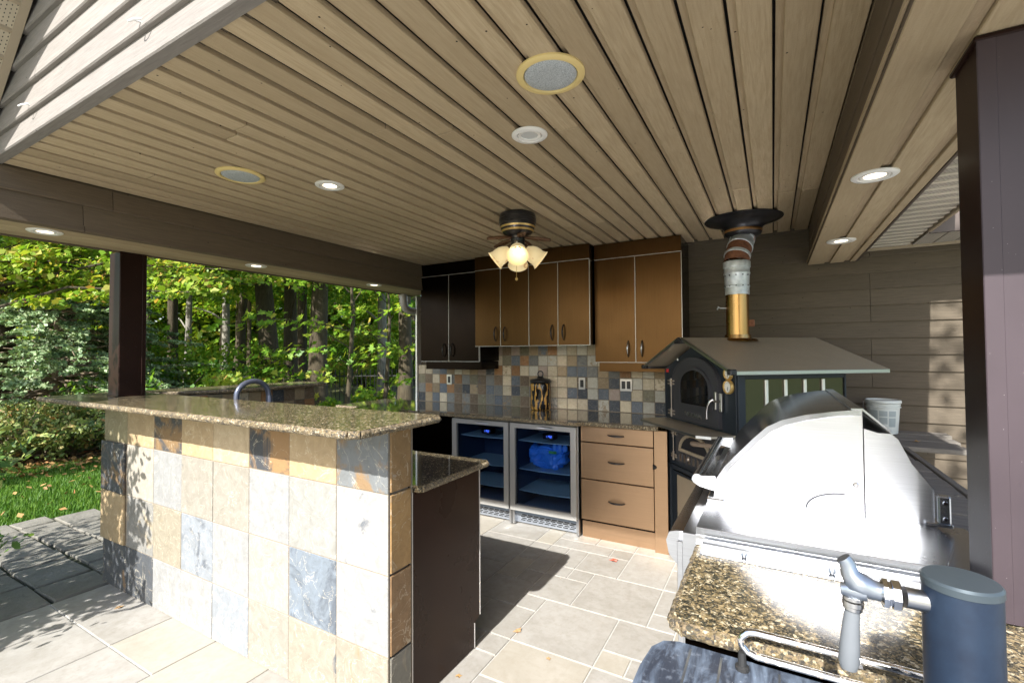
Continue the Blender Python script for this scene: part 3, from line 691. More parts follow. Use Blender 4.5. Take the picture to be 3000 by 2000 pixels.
cols = ['cream', 'cream', 'pale', 'tan', 'rust', 'dark', 'blue', 'grey', 'olive', 'brown', 'pink']
for iz in range(7):
    zc = .912+tp*(iz+.5)
    row = explicit.get(iz, '').split()
    for ix in range(33):
        xc = -3.524+tp*(ix+.5)
        if xc > -.20: continue
        if iz >= 4 and not (-2.52 < xc < -1.25): continue
        if xc > -.62 and iz > 3: continue
        if iz == 6: continue
        c = PAL[row[ix]] if ix < len(row) else PAL[tr.choice(cols[:4]*2+cols[4:] if iz > 3 else cols)]
        j = tr.uniform(.8, 1.18)
        piece('slate_tile', st_me, splash, (xc, 4.0865+tr.uniform(-.0012, .0012), zc), (1, 1, 1), (*[min(.7, v*j) for v in c], tr.random()**2*.9), rot=(0, tr.choice([0, R(90), R(180), R(270)]), 0))
def outlet(x, z, wd, n, label):
    t = thing('wall_outlet', label, 'outlet', (x, 4.078, z), 0, 'outlets on the backsplash')
    part('cover_plate', G().box(x-wd/2, x+wd/2, 4.070, 4.0795, z-.055, z+.055, .002), 'nickel', t)
    for i in range(n):
        xo = x+(i-(n-1)/2)*.046
        part('socket', G().box(xo-.0165, xo+.0165, 4.067, 4.0705, z-.034, z+.034, .0015), 'blackplastic', t)
    part('screw', G().lathe([(.003, 0), (.003, .002)], 8, Matrix.Translation((x, 4.070, z+.045)) @ Matrix.Rotation(R(90), 4, 'X')), 'bolt', t)
outlet(-3.081, 1.160, .066, 1, 'steel outlet plate under the black left cabinet')
outlet(-1.550, 1.157, .066, 1, 'single steel outlet plate right of the striped canister')
outlet(-1.137, 1.155, .108, 2, 'double steel outlet plate next to the pizza oven')

def bow_handle_v(x, y, z0, z1, parent, mat='nickel'):
    zm = (z0+z1)/2; n = 9; pth = []
    for i in range(n):
        t = i/(n-1); pth.append((x, y-.004-.030*math.sin(math.pi*t)**.7, z0+(z1-z0)*t))
    return part('handle', G().tube(pth, [.0045+.003*math.sin(math.pi*i/(n-1)) for i in range(n)], 8), mat, parent, 60)
def bow_handle_h(x0, x1, y, z, parent):
    n = 9; pth = []
    for i in range(n):
        t = i/(n-1); pth.append((x0+(x1-x0)*t, y-.004-.028*math.sin(math.pi*t)**.6, z))
    return part('handle', G().tube(pth, [.0045+.0035*math.sin(math.pi*i/(n-1)) for i in range(n)], 8), 'fan_black', parent, 60)
def wall_cab(label, x0, x1, yf, z0, ztop, edges, hand, mat, side='cab_dark', valance=None):
    t = thing('wall_cabinet', label, 'cabinet', ((x0+x1)/2, yf, z0), 0, 'wall cabinets above the backsplash')
    part('carcass', G().box(x0+.002, x1, yf+.022, 4.132 if x1 > -1 else 4.128, z0+.002, 2.352, .001), side, t)
    part('top_rail', G().box(x0, x1, yf, yf+.020, ztop+.004, 2.353, .0015), mat, t)
    part('rail_edge', G().box(x0, x1, yf-.001, yf+.019, ztop, ztop+.003), 'trim_white', t)
    for i in range(len(edges)-1):
        a, b = edges[i]+.0025, edges[i+1]-.0025
        d = part('door', G().box(a, b, yf, yf+.019, z0, ztop-.003, .0015), mat, t)
        part('door_edge', G().box(edges[i+1]-.0020, edges[i+1]+.0006, yf-.0008, yf+.017, z0, ztop-.003), 'trim_white', d)
        hx = hand[i]
        bow_handle_v(hx, yf, z0+.045, z0+.175, d, 'fan_black' if hx < -1.2 else 'nickel')
    part('door_bottom_edge', G().box(x0, x1, yf, yf+.019, z0-.003, z0-.0005), 'trim_white', t)
    if valance: part('valance', G().box(valance[0], valance[1], yf+.045, 4.08, valance[2], z0-.004, .0015), mat if valance[3] else side, t)
    return t
wall_cab('black bronze wall cabinet with two doors at the left end of the kitchen', -3.172, -2.452, 3.712, 1.366, 2.229, [-3.172, -2.812, -2.452], [-2.866, -2.764], 'cab_dark', 'cab_dark', (-3.14, -2.455, 1.285, False))
wall_cab('shorter four door bronze wall cabinet in the middle behind the fan', -2.463, -1.320, 3.662, 1.510, 2.226, [-2.463, -2.182, -1.888, -1.606, -1.320], [-2.232, -2.133, -1.660, -1.553], 'cab')
wall_cab('tall bronze wall cabinet with two doors beside the stove pipe', -1.312, -.607, 3.760, 1.364, 2.226, [-1.312, -.967, -.607], [-1.027, -.915], 'cab', 'cab_dark', (-1.29, -.62, 1.285, True))

# base run: drawers, filler, dark left cabinets, countertop
base = thing('base_cabinet_run', 'back kitchen base cabinets with three copper drawers under a dark granite top', 'base cabinet', (-1.9, 3.75, 0))
part('carcass', G().box(-1.334, -.672, 3.474, 4.09, .13, .876), 'cab_dark', base)
for z0, z1, hz in ((.752, .872, .815), (.466, .745, .612), (.150, .459, .312)):
    d = part('drawer', G().box(-1.328, -.770, 3.450, 3.470, z0, z1, .002), 'drawer', base)
    bow_handle_h(-1.108, -.984, 3.450, hz, d)
part('filler_panel', G().box(-.766, -.672, 3.452, 3.472, .0, .876, .0015), 'drawer', base)
part('toe_kick', G().box(-1.334, -.770, 3.490, 3.50, .0, .148), 'drawer', base)
part('dark_cabinet', G().box(-3.60, -2.556, 3.47, 4.09, .0, .876), 'cab_dark', base)
part('door', G().box(-3.055, -2.560, 3.446, 3.466, .10, .872, .002), 'cab_dark', base)
part('door', G().box(-3.58, -3.062, 3.446, 3.466, .10, .872, .002), 'cab_dark', base)
part('door_edge', G().box(-3.0600, -3.0575, 3.444, 3.466, .10, .872), 'trim_white', base)
top_poly = [(-4.02, 3.36), (-1.322, 3.352), (-1.306, 3.368), (-1.298, 3.405), (-.725, 3.405), (-.725, 3.53), (-.17, 3.985), (-.17, 4.085), (-4.02, 4.085)]
part('countertop', G().prism(top_poly, 'z', .8805, .910), 'granite', base)
part('countertop_edge', G().prism([(-4.02, 3.352), (-1.320, 3.344), (-1.30, 3.362), (-1.291, 3.398), (-.725, 3.398), (-.725, 3.404), (-1.299, 3.404), (-1.307, 3.367), (-1.323, 3.351), (-4.02, 3.359)], 'z', .882, .9085), 'granite_edge', base)

# two glass door fridges
def fridge(x0, x1, label, bag):
    t = thing('drinks_fridge', label, 'fridge', ((x0+x1)/2, 3.6, 0), 0, 'under-counter glass fridges')
    yb_, yf = 4.02, 3.44
    W = .022
    part('cabinet_shell', G().box(x0, x0+W, yf+.002, yb_, .012, .868).box(x1-W, x1, yf+.002, yb_, .012, .868).box(x0+W, x1-W, yf+.002, yb_, .835, .868).box(x0+W, x1-W, yb_-.02, yb_, .012, .835), 'steel', t)
    part('liner', G().box(x0+W, x1-W, yb_-.13, yb_-.021, .135, .835).box(x0+W, x0+W+.012, yf+.01, yb_-.13, .135, .835).box(x1-W-.012, x1-W, yf+.01, yb_-.13, .135, .835), 'fridge_in', t)
    part('liner_floor', G().box(x0+W, x1-W, yf+.01, yb_-.02, .10, .135), 'fridge_floor', t)
    for z in (.705, .465, .285):
        n = 14; gg = G(); V = []; F = []
        for i in range(n+1):
            u = i/n; xx = x0+W+.014+(x1-x0-2*W-.028)*u; yy = yf+.055-.022*math.sin(math.pi*u)
            V += [(xx, yy, z), (xx, yb_-.14, z), (xx, yy, z-.006), (xx, yb_-.14, z-.006)]
        for i in range(n):
            k = 4*i; F += [(k, k+4, k+5, k+1), (k+2, k+3, k+7, k+6), (k, k+2, k+6, k+4)]
        part('glass_shelf', gg.add(V, F), 'shelf_glass', t)
    d = part('door_frame', None or G().prism([(x0+.004, .140), (x1-.004, .140), (x1-.050, .188), (x0+.050, .188)], 'y', yf-.042, yf)
             .prism([(x0+.004, .862), (x1-.004, .862), (x1-.050, .822), (x0+.050, .822)], 'y', yf-.042, yf)
             .prism([(x0+.004, .141), (x0+.0495, .1885), (x0+.0495, .8215), (x0+.004, .861)], 'y', yf-.042, yf)
             .prism([(x1-.004, .141), (x1-.0495, .1885), (x1-.0495, .8215), (x1-.004, .861)], 'y', yf-.042, yf), 'steel_soft', t)
    part('pane', G().box(x0+.048, x1-.048, yf-.026, yf-.020, .185, .825), 'glass', d)
    part('gasket', G().box(x0+.051, x0+.062, yf-.019, yf-.006, .19, .82).box(x1-.062, x1-.051, yf-.019, yf-.006, .19, .82), 'blackplastic', d)
    xm = (x0+x1)/2+.03
    hp = [(.0005, 0)] ; 
    part('finger_pull', G().lathe([(.001, -.001), (.052, -.001), (.060, .002), (.058, .004), (.046, .001), (.001, -.0005)], 28, Matrix.Translation((xm, yf-.0425, .842)) @ Matrix.Rotation(R(90), 4, 'X') @ Matrix.Diagonal((1.25, .22, 1, 1))), 'nickel', d, 40)
    part('control_box', G().box(xm-.055, xm+.055, yf+.03, yf+.09, .735, .780, .004), 'blackplastic', t)
    gg = G()
    for cx_, segs in ((xm-.020, 'bc'), (xm+.004, 'abcfg'), (xm+.022, 'abged')):
        for sgm in segs:
            dx, dz, hw, hh = {'a': (0, .009, .004, .001), 'g': (0, 0, .004, .001), 'd': (0, -.009, .004, .001), 'b': (.0045, .0045, .001, .004), 'c': (.0045, -.0045, .001, .004), 'f': (-.0045, .0045, .001, .004), 'e': (-.0045, -.0045, .001, .004)}[sgm]
            gg.box(cx_+dx-hw, cx_+dx+hw, yf+.0285, yf+.0298, .757+dz-hh, .757+dz+hh)
    part('display_digits', gg, 'led', t)
    # toe grille with slots
    v = part('toe_grille', G().box(x0+.002, x1-.002, yf+.055, yf+.075, .010, .122, .002), 'vent', t)
    gg = G()
    for r_ in range(6):
        zz = .030+r_*.0145
        for s_ in range(9):
            xx = x0+.05+s_*(x1-x0-.10)/9
            gg.box(xx+.004+.012*(r_ % 2), xx+.046+.012*(r_ % 2), yf+.0530, yf+.0548, zz, zz+.007)
    part('vent_slots', gg, 'black', v)
    part('screw', G().lathe([(.005, 0), (.005, .003)], 10, Matrix.Translation((x0+.02, yf+.055, .065)) @ Matrix.Rotation(R(90), 4, 'X')), 'chrome', v)
    part('foot', G().lathe([(.016, 0), (.016, .012)], 12, Matrix.Translation((x0+.04, yf+.09, 0))), 'blackplastic', t)
    part('foot', G().lathe([(.016, 0), (.016, .012)], 12, Matrix.Translation((x1-.04, yf+.09, 0))), 'blackplastic', t)
    return t
fridge(-2.545, -1.952, 'empty steel framed glass fridge, half hidden behind the bar end', False)
fridge(-1.944, -1.346, 'steel framed glass fridge holding a blue plastic pack beside the drawers', True)
# blue plastic pack of bottles on the middle shelf
bagt = thing('bottle_pack', 'crumpled blue plastic pack of bottles on the fridge shelf', 'plastic pack', (-1.68, 3.64, .466))
br = random.Random(4); bm = bmesh.new(); bmesh.ops.create_icosphere(bm, subdivisions=4, radius=1)
for v in bm.verts:
    p = v.co.copy(); q = Vector((abs(p.x)**.7*math.copysign(1, p.x), abs(p.y)**.7*math.copysign(1, p.y), abs(p.z)**.75*math.copysign(1, p.z)))
    k = 1+.10*math.sin(9*p.x+3*p.z)+.06*math.sin(17*p.x-11*p.z+5*p.y)+.05*math.sin(31*p.z+13*p.x)+br.uniform(-.02, .02)
    v.co = Vector((q.x*.165*k-1.69, q.y*.10*k+3.62, .566+q.z*.098*k*(1+.15*math.sin(6*p.x))))
    v.co.z = max(v.co.z, .4665)
me = bpy.data.meshes.new('plastic_wrap'); bm.to_mesh(me); bm.free(); me.materials.append(MAT['bluebag'])
part('plastic_wrap', me, None, bagt)
for i in range(3): part('bottle_neck', G().lathe([(.022, 0), (.024, .03), (.013, .055), (.012, .068), (.001, .069)], 14, Matrix.Translation((-1.60+.042*i, 3.56+.01*i, .628))), 'bluebag', bagt, 50)
part('paper_label', G().box(-1.635, -1.565, 3.512, 3.5145, .612, .634), 'greenlabel', bagt)

# striped canister on the counter
cn = thing('canister', 'tiger striped glazed canister with black ring lid on the dark counter', 'canister', (-1.925, 3.965, .911))
Mc = Matrix.Translation((-1.925, 3.965, .911))
o = part('jar', G().lathe([(.070, 0), (.092, .004), (.098, .02), (.097, .10), (.099, .20), (.096, .240), (.084, .250), (.060, .252)], 40), 'tiger', None, 40)
o.location = (-1.925, 3.965, .911); o.parent = cn; o.matrix_parent_inverse = WORLD[cn.name].inverted()
part('lid', G().lathe([(.097, .250), (.100, .255), (.100, .276), (.092, .284), (.045, .290), (.030, .300), (.026, .312), (.001, .314)], 40, Mc), 'blackglaze', cn, 40)
ring = [(math.cos(2*math.pi*i/20)*.027, 0, math.sin(2*math.pi*i/20)*.027+.333) for i in range(21)]
part('lid_ring', G().tube([(a-1.925, b+3.965, c+.911) for a, b, c in ring], .0055, 8), 'blackglaze', cn, 60)

# ================================================================== NEAR BAR
bar = thing('bar_counter', 'slate tiled bar with raised granite top and low dark side counter', 'bar counter', (-2.5, 1.45, 0))
part('wall_core', G().box(-3.780, -1.312, 1.3352, 1.455, 0, 1.150), 'grout', bar)
xe = [-3.788, -3.468, -3.137, -2.828, -2.518, -2.206, -1.903, -1.593, -1.301]
ze = [0, .283, .592, .903, 1.152]
rows = [['dark', 'dark', 'white', 'white', 'bluemix', 'cream', 'creamtan', 'creamtan'],
        ['tan', 'greymix', 'creamy', 'bluemix', 'white', 'pinkcream', 'bluedark', 'white'],
        ['darkmix', 'greyb', 'white', 'cream', 'cream', 'white', 'mott', 'whiteblue'],
        ['olive', 'tan', 'darkrust', 'tan', 'tanl', 'darkrust', 'tan', 'greyrust']]
TC = dict(dark=((.080, .086, .094), .42), darkmix=((.060, .066, .076), .70), white=((.275, .277, .275), .24), cream=((.275, .255, .218), .32), creamy=((.275, .246, .19), .34), creamtan=((.275, .248, .20), .44), bluemix=((.24, .26, .285), .62),
          tan=((.42, .31, .18), .15), tanl=((.47, .37, .24), .2), olive=((.30, .255, .15), .2), greymix=((.24, .235, .22), .5), greyb=((.36, .33, .28), .25), pinkcream=((.31, .282, .255), .14), bluedark=((.17, .20, .235), .70), mott=((.27, .268, .25), .52), whiteblue=((.305, .302, .295), .46), darkrust=((.062, .066, .074), .98), greyrust=((.17, .18, .185), .72))
tr = random.Random(33)
def rough_tile(wd, hg, mat='slate', dep=.013, seed=0, n=1):
    return to_mesh('slate_tile', G().box(-wd/2, wd/2, -dep, 0, -hg/2, hg/2, .002), mat)
for iz in range(4):
    for ix in range(8):
        g_ = .0022
        wd = xe[ix+1]-xe[ix]-2*g_; hg = ze[iz+1]-ze[iz]-2*g_
        c, a = TC[rows[iz][ix]]
        proud = .012 if ix == 0 and iz in (1, 2) else .0
        piece('slate_tile', rough_tile(wd, hg, 'slate_rusty' if rows[iz][ix] in ('dark', 'darkmix', 'darkrust', 'greyrust') else 'slate'), bar, ((xe[ix]+xe[ix+1])/2-(.012 if proud else 0), 1.3445-proud+tr.uniform(-.0012, .0012), (ze[iz]+ze[iz+1])/2), (1, 1, 1), (*c, a))
# end face of the wall: narrow stacked tiles
for (z0, z1), c in zip(((.004, .275), (.282, .588), (.596, .899), (.908, 1.15)), ((.20, .19, .16), (.26, .16, .08), (.36, .22, .09), (.31, .19, .085))):
    o = piece('slate_tile', to_mesh('slate_tile', G().box(0, .012, -.058, .058, -(z1-z0)/2, (z1-z0)/2, .003), 'slate'), bar, (-1.311, 1.402, (z0+z1)/2), (1, 1, 1), (*c, .5))
part('corner_grout', G().box(-1.3115, -1.303, 1.3335, 1.341, 0, 1.15), 'grout', bar); part('corner_grout', G().box(-1.3115, -1.301, 1.463, 1.470, 0, 1.15), 'grout', bar)
# raised granite top with chiselled edges
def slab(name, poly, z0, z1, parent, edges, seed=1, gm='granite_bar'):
    top = part(name, G().prism(poly, 'z', z0, z1), gm, parent)
    rr = random.Random(seed)
    for (a, b) in edges:
        a, b = Vector((*a, 0)), Vector((*b, 0)); d = b-a; L = d.length; d.normalize(); nrm = Vector((d.y, -d.x, 0))
        n = max(3, int(L/.012)); prof = [(.0, z1-.0015), (.008, z1-.003), (.013, z1-.010), (.014, (z0+z1)/2), (.011, z0+.006), (.004, z0+.001), (0, z0+.001)]
        V = []; F = []
        for i in range(n+1):
            p = a+d*(L*i/n)
            for j, (o_, zz) in enumerate(prof):
                k = rr.uniform(-.0022, .0022) if 0 < j < 6 else 0
                q = p+nrm*(o_+k-.0005); V.append((q.x, q.y, zz+(rr.uniform(-.0015, .0015) if 0 < j < 6 else 0)))
        m_ = len(prof)
        for i in range(n):
            for j in range(m_-1): F.append((i*m_+j, (i+1)*m_+j, (i+1)*m_+j+1, i*m_+j+1))
        F.append(tuple(range(m_))); F.append(tuple(range(n*m_, n*m_+m_)))
        part(name+'_edge', G().add(V, F), 'granite_edge', parent, 50)
    return top
bt = [(-4.10, 1.105), (-1.262, 1.105), (-1.236, 1.131), (-1.236, 1.555), (-1.258, 1.575), (-3.05, 1.575), (-3.44, 1.575), (-3.90, 1.575), (-4.10, 1.575)]
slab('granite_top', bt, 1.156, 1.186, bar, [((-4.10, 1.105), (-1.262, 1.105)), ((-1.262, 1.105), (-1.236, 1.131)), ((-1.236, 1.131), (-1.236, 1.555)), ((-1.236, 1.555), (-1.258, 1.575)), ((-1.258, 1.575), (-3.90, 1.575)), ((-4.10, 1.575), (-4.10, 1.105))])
# low side counter with dark metal end panel
part('side_cabinet', G().box(-3.50, -1.318, 1.470, 1.945, .0, .878), 'cab_dark', bar)
part('end_panel', G().prism([(1.471, .004), (1.918, .004), (1.918, .122), (1.936, .128), (1.966, .140), (1.966, .878), (1.471, .878)], 'x', -1.316, -1.303), 'panel_dark', bar)
part('panel_edge', G().box(-1.3155, -1.3005, 1.9665, 1.9715, .141, .878), 'trim_white', bar); part('panel_edge', G().box(-1.3155, -1.3005, 1.9185, 1.9225, .004, .121), 'trim_white', bar)
part('panel_edge', G().box(-1.3155, -1.3005, 1.4672, 1.4707, .004, .876), 'trim_white', bar)
lt = [(-3.60, 1.468), (-1.268, 1.468), (-1.256, 1.480), (-1.256, 1.965), (-1.276, 1.985), (-3.60, 1.985)]
slab('low_granite_top', lt, .881, .909, bar, [((-1.256, 1.480), (-1.256, 1.965)), ((-1.256, 1.965), (-1.276, 1.985)), ((-1.276, 1.985), (-3.55, 1.985))], 2, 'granite')
# left wing
wing = thing('bar_side_wing', 'tiled side wing of the bar with a raised granite ledge under the trees', 'bar counter', (-3.7, 2.3, 0))
part('wing_wall', G().box(-3.90, -3.650, 1.60, 2.80, 0, 1.150), 'grout', wing)
part('corner_wall', G().prism([(-3.90, 1.58), (-3.80, 1.58), (-3.655, 1.78), (-3.655, 2.0), (-3.90, 2.0)], 'z', .0, 1.149), 'grout', wing)
wl = [(-4.10, 1.578), (-3.86, 1.578), (-3.60, 2.02), (-3.585, 2.05), (-3.585, 2.86), (-3.62, 2.90), (-3.95, 2.90), (-4.06, 2.30)]
slab('granite_ledge', wl, 1.155, 1.185, wing, [((-3.86, 1.578), (-3.60, 2.02)), ((-3.60, 2.02), (-3.585, 2.05)), ((-3.585, 2.05), (-3.585, 2.86)), ((-3.585, 2.86), (-3.62, 2.90)), ((-3.62, 2.90), (-3.95, 2.90))], 3)
wt_me = to_mesh('slate_tile', G().box(0, .010, -.048, .048, -.048, .048, .002), 'slate_small')
tr = random.Random(8)
for iz in range(3):
    for iy in range(10):
        yy = 2.75-iy*.1015
        if yy < 1.82: continue
        c = PAL[['brown', 'tan', 'rust', 'tan', 'olive', 'tan', 'brown', 'rust', 'cream', 'dark'][(iy*3+iz*7) % 10]]
        piece('slate_tile', wt_me, wing, (-3.648, yy, 1.10-iz*.1015), (1, 1, 1), (*c, tr.random()*.6))
part('low_cabinet', G().box(-3.645, -3.06, 1.99, 3.34, 0, .878), 'cab_dark', wing); part('low_granite', G().box(-3.644, -3.02, 1.988, 3.35, .881, .909), 'granite', wing)
# gooseneck tap standing on the low counter behind the bar
tapf = thing('gooseneck_faucet', 'dark blue grey gooseneck faucet rising behind the bar top', 'faucet', (-2.78, 1.575, .909))
arc = [(-2.78, 1.60, .91), (-2.78, 1.60, 1.10), (-2.78, 1.60, 1.20)]
for i in range(1, 12):
    a = math.pi*i/11; arc.append((-2.78, 1.70-.10*math.cos(a), 1.20+.085*math.sin(a)))
arc += [(-2.78, 1.803, 1.18)]
part('spout', G().tube(arc, .0155, 14), 'faucet', tapf, 60); part('spray_head', G().tube([(-2.78, 1.803, 1.19), (-2.78, 1.806, 1.14), (-2.78, 1.808, 1.08)], [.017, .021, .019], 14), 'faucet', tapf, 60)
part('base_ring', G().lathe([(.030, 0), (.028, .02), (.018, .03)], 20, Matrix.Translation((-2.78, 1.60, .9095))), 'tapgrey', tapf, 40)
# ================================================================== PIZZA OVEN
OA = .881; OW, OD = .805, .776
oven = thing('pizza_oven', 'blue black wood fired pizza oven with steel gable roof standing diagonally in the corner', 'oven', (-.697, 3.536, 0), -OA)
def op(name, g, mat, parent=None, smooth=0): return part(name, local(g, oven), mat, parent or oven, smooth)
op('stand_leg', G().box(0, .055, 0, .05, 0, .62, .003), 'oven'); op('stand_leg', G().box(OW-.055, OW, 0, .05, 0, .62, .003), 'oven')
op('stand_leg', G().box(0, .05, OD-.1, OD-.05, 0, .62, .003), 'oven'); op('stand_leg', G().box(OW-.055, OW, OD-.05, OD, 0, .62, .003), 'oven')
op('stand_panel', G().box(.055, OW-.055, .012, .02, .04, .60), 'oven'); op('inset_panel', G().box(.140, OW-.14, .004, .012, .06, .586, .002), 'roofsteel')
op('stand_side', G().box(OW-.02, OW-.004, .05, OD-.05, .04, .62), 'oven'); op('stand_back', G().box(.05, OW-.05, OD-.11, OD-.10, .04, .62), 'oven')
op('base_rail', G().box(-.004, OW+.004, -.004, .05, .618, .648, .003), 'oven')
# lower firebox front
op('firebox', G().box(0, OW, .006, OD-.06, .648, .958, .003), 'oven')
arch = lambda cx, hw, z0, zs, zt, n=16: [(cx-hw, z0)] + [(cx-hw*math.cos(math.pi*i/n), zs+(zt-zs)*math.sin(math.pi*i/n)) for i in range(n+1)] + [(cx+hw, z0)]
ld = op('ash_door', G().prism([(.160, .690), (.655, .690), (.655, .925), (.160, .925)], 'y', -.012, .005), 'castiron')
def arch_frame(cx, hw, z0, zs, zt, wdt, y0, y1):
    o = arch(cx, hw, z0, zs, zt); i_ = arch(cx, hw-wdt, z0+wdt, zs, zt-wdt); n = len(o); V = []; F = []
    for y in (y0, y1):
        V += [(p[0], y, p[1]) for p in o] + [(p[0], y, p[1]) for p in i_]
    for k in range(n):
        k2 = (k+1) % n
        F += [(k, k2, n+k2, n+k), (2*n+k, 3*n+k, 3*n+k2, 2*n+k2), (k, 2*n+k, 2*n+k2, k2), (n+k, n+k2, 3*n+k2, 3*n+k)]
    return G().add(V, F)
op('arch_rim', arch_frame(.395, .185, .768, .775, .905, .020, -.022, -.011), 'roofsteel', ld)
op('arch_window', G().prism(arch(.395, .166, .787, .788, .886), 'y', -.0135, -.0122), 'oven_in', ld)
gg = G()
for i in range(7):
    xx = .225+i*.052; gg.prism([(xx-.011, .705), (xx-.007, .700), (xx+.007, .700), (xx+.011, .705), (xx+.011, .744), (xx+.007, .750), (xx-.007, .750), (xx-.011, .744)], 'y', -.0145, -.0125)
op('air_slots', gg, 'nickel', ld)
op('air_knob', G().lathe([(.012, 0), (.014, .012), (.006, .02)], 12, Matrix.Translation((.335, -.014, .735)) @ Matrix.Rotation(R(90), 4, 'X')), 'bolt', ld)
hb = G()
for zz in (.875, .715):
    hb.box(.108, .175, -.022, -.010, zz-.008, zz+.004, .002).box(.108, .175, -.022, -.010, zz+.008, zz+.018, .002).lathe([(.008, -.03), (.008, .03)], 10, Matrix.Translation((.137, -.018, zz+.003)))
op('hinge', hb.tube([(.137, -.018, .70), (.137, -.018, .89)], .003, 6), 'bolt')
# wooden grip of the fire door, level, poking past the hood
op('wooden_grip', G().tube([(.60, -.155, .895), (.62, -.155, .897), (.70, -.15, .905), (.80, -.145, .915)], [.013, .0155, .0135, .011], 12).tube([(.80, -.145, .915), (.80, -.004, .91)], .007, 8), 'woodhandle', ld, 60)
# side pull knob
op('side_knob', G().tube([(.03, .0, .612), (.02, -.07, .612)], .008, 10).tube([(.02, -.062, .612), (.012, -.115, .612)], [.015, .021], 12), 'rubber', None, 50)
# serving shelf
op('serving_shelf', G().prism([(.05, -.215), (.745, -.215), (.800, -.16), (.800, .0), (.012, .0), (.012, -.17)], 'z', .958, .969), 'roofsteel'); op('shelf_edge', G().prism([(.048, -.221), (.748, -.221), (.806, -.163), (.800, -.16), (.745, -.215), (.05, -.215)], 'z', .955, .970), 'steel')
# body
ez, rz = 1.335, 1.533
op('body', G().prism([(0, .969), (OW, .969), (OW, ez-.01), (OW/2, rz-.03), (0, ez-.01)], 'y', .004, OD-.06), 'oven')
for x0 in (0, OW-.012): op('corner_strip', G().box(x0, x0+.012, -.003, .006, .97, ez-.012, .002), 'oven')
# arched door
dr = op('oven_door', G().prism(arch(.400, .268, .985, 1.245, 1.412, 24), 'y', -.020, .003), 'castiron', None, 35)
op('door_moulding', arch_frame(.400, .262, .990, 1.245, 1.406, .010, -.024, -.019), 'castiron', dr)
op('window_frame', arch_frame(.423, .180, 1.085, 1.215, 1.345, .018, -.034, -.019), 'castiron', dr, 40)
op('window_pane', G().prism(arch(.423, .162, 1.102, 1.215, 1.327, 20), 'y', -.0225, -.0205), 'oven_in', dr)
op('window_glass', G().prism(arch(.423, .162, 1.102, 1.215, 1.327, 20), 'y', -.030, -.028), 'ovenglass', dr)
gg = G()
for i in range(24):
    xx = .285+i*.0118; gg.box(xx, xx+.006, -.0238, -.0228, 1.236+.008*math.cos(i*.25), 1.246+.008*math.cos(i*.25))
op('rack_teeth', gg, 'bolt', dr)
cu = bpy.data.curves.new('lettering', 'FONT'); cu.body = 'FONTANA'; cu.size = .036; cu.extrude = .0022; cu.align_x = 'CENTER'; cu.space_character = 1.15
co = bpy.data.objects.new('tmp', cu); COL.objects.link(co); bpy.context.view_layer.update()
me = bpy.data.meshes.new_from_object(co.evaluated_get(bpy.context.evaluated_depsgraph_get())); bpy.data.objects.remove(co)
me.transform(WORLD[oven.name] @ Matrix.Translation((.396, -.0235, 1.022)) @ Matrix.Rotation(R(90), 4, 'X')); me.materials.clear(); me.materials.append(MAT['nickel'])
part('lettering', me, None, dr)
op('name_plate', G().box(.305, .487, -.0222, -.0195, 1.012, 1.060, .002), 'castiron', dr)
for zz in (1.232, 1.022):
    op('hinge', G().box(.088, .170, -.030, -.018, zz-.016, zz-.005, .002).box(.088, .170, -.030, -.018, zz+.005, zz+.016, .002).lathe([(.009, -.026), (.009, .026)], 10, Matrix.Translation((.133, -.026, zz))), 'bolt')
op('hinge_rod', G().tube([(.133, -.026, .99), (.133, -.026, 1.26)], .0032, 6), 'bolt')
op('latch', G().box(.640, .656, -.032, -.019, 1.10, 1.205, .002).box(.668, .690, -.018, -.003, 1.09, 1.20, .002).tube([(.640, -.034, 1.150), (.690, -.030, 1.150)], .007, 8), 'nickel')
op('latch_handle', G().tube([(.640, -.036, 1.160), (.628, -.05, 1.148), (.612, -.056, 1.118), (.603, -.056, 1.085), (.598, -.052, 1.040)], [.008, .009, .006, .0065, .0085], 10), 'chrome', None, 60)
for zz, r_ in ((1.242, .042), (1.318, .036)):
    Md = Matrix.Translation((.746, -.001, zz)) @ Matrix.Rotation(R(90), 4, 'X')
    dl = op('thermometer', G().lathe([(r_, 0), (r_, .012), (r_*.92, .018), (r_*.80, .018), (r_*.78, .010)], 32, Md, False), 'gold', None, 40)
    op('dial_face', G().lathe([(r_*.8, .008), (r_*.8, .010)], 32, Md), 'dial', dl)
    gg = G()
    for i in range(11):
        a = R(220-26*i); c, s_ = math.cos(a), math.sin(a); gg.tube([(r_*.55*c, r_*.55*s_, .0106), (r_*.68*c, r_*.68*s_, .0106)], .0009, 4)
    gg.tube([(0, 0, .0112), (-r_*.1, -r_*.5, .0112)], .0013, 4)
    op('dial_marks', gg.xf(Md), 'black', dl)
op('rivet', G().lathe([(.009, 0), (.006, .004)], 10, Matrix.Translation((.175, .003, 1.392)) @ Matrix.Rotation(R(90), 4, 'X')), 'dial')
op('red_tag', G().box(.022, .05, -.004, .004, 1.298, 1.322, .002), 'red')
# long side: polished panel with bars
op('side_frame', G().box(OW, OW+.012, .004, .050, .97, ez-.012, .002).box(OW, OW+.012, .705, OD-.06, .97, ez-.012, .002).box(OW, OW+.0105, .050, .705, 1.290, ez-.012, .002), 'oven')
op('side_panel', G().box(OW+.0005, OW+.003, .052, .703, .972, 1.288), 'mirror')
for yy in (.185, .310, .437, .560): op('side_bar', G().box(OW+.0035, OW+.014, yy-.010, yy+.010, .975, 1.284, .002), 'trim_white')
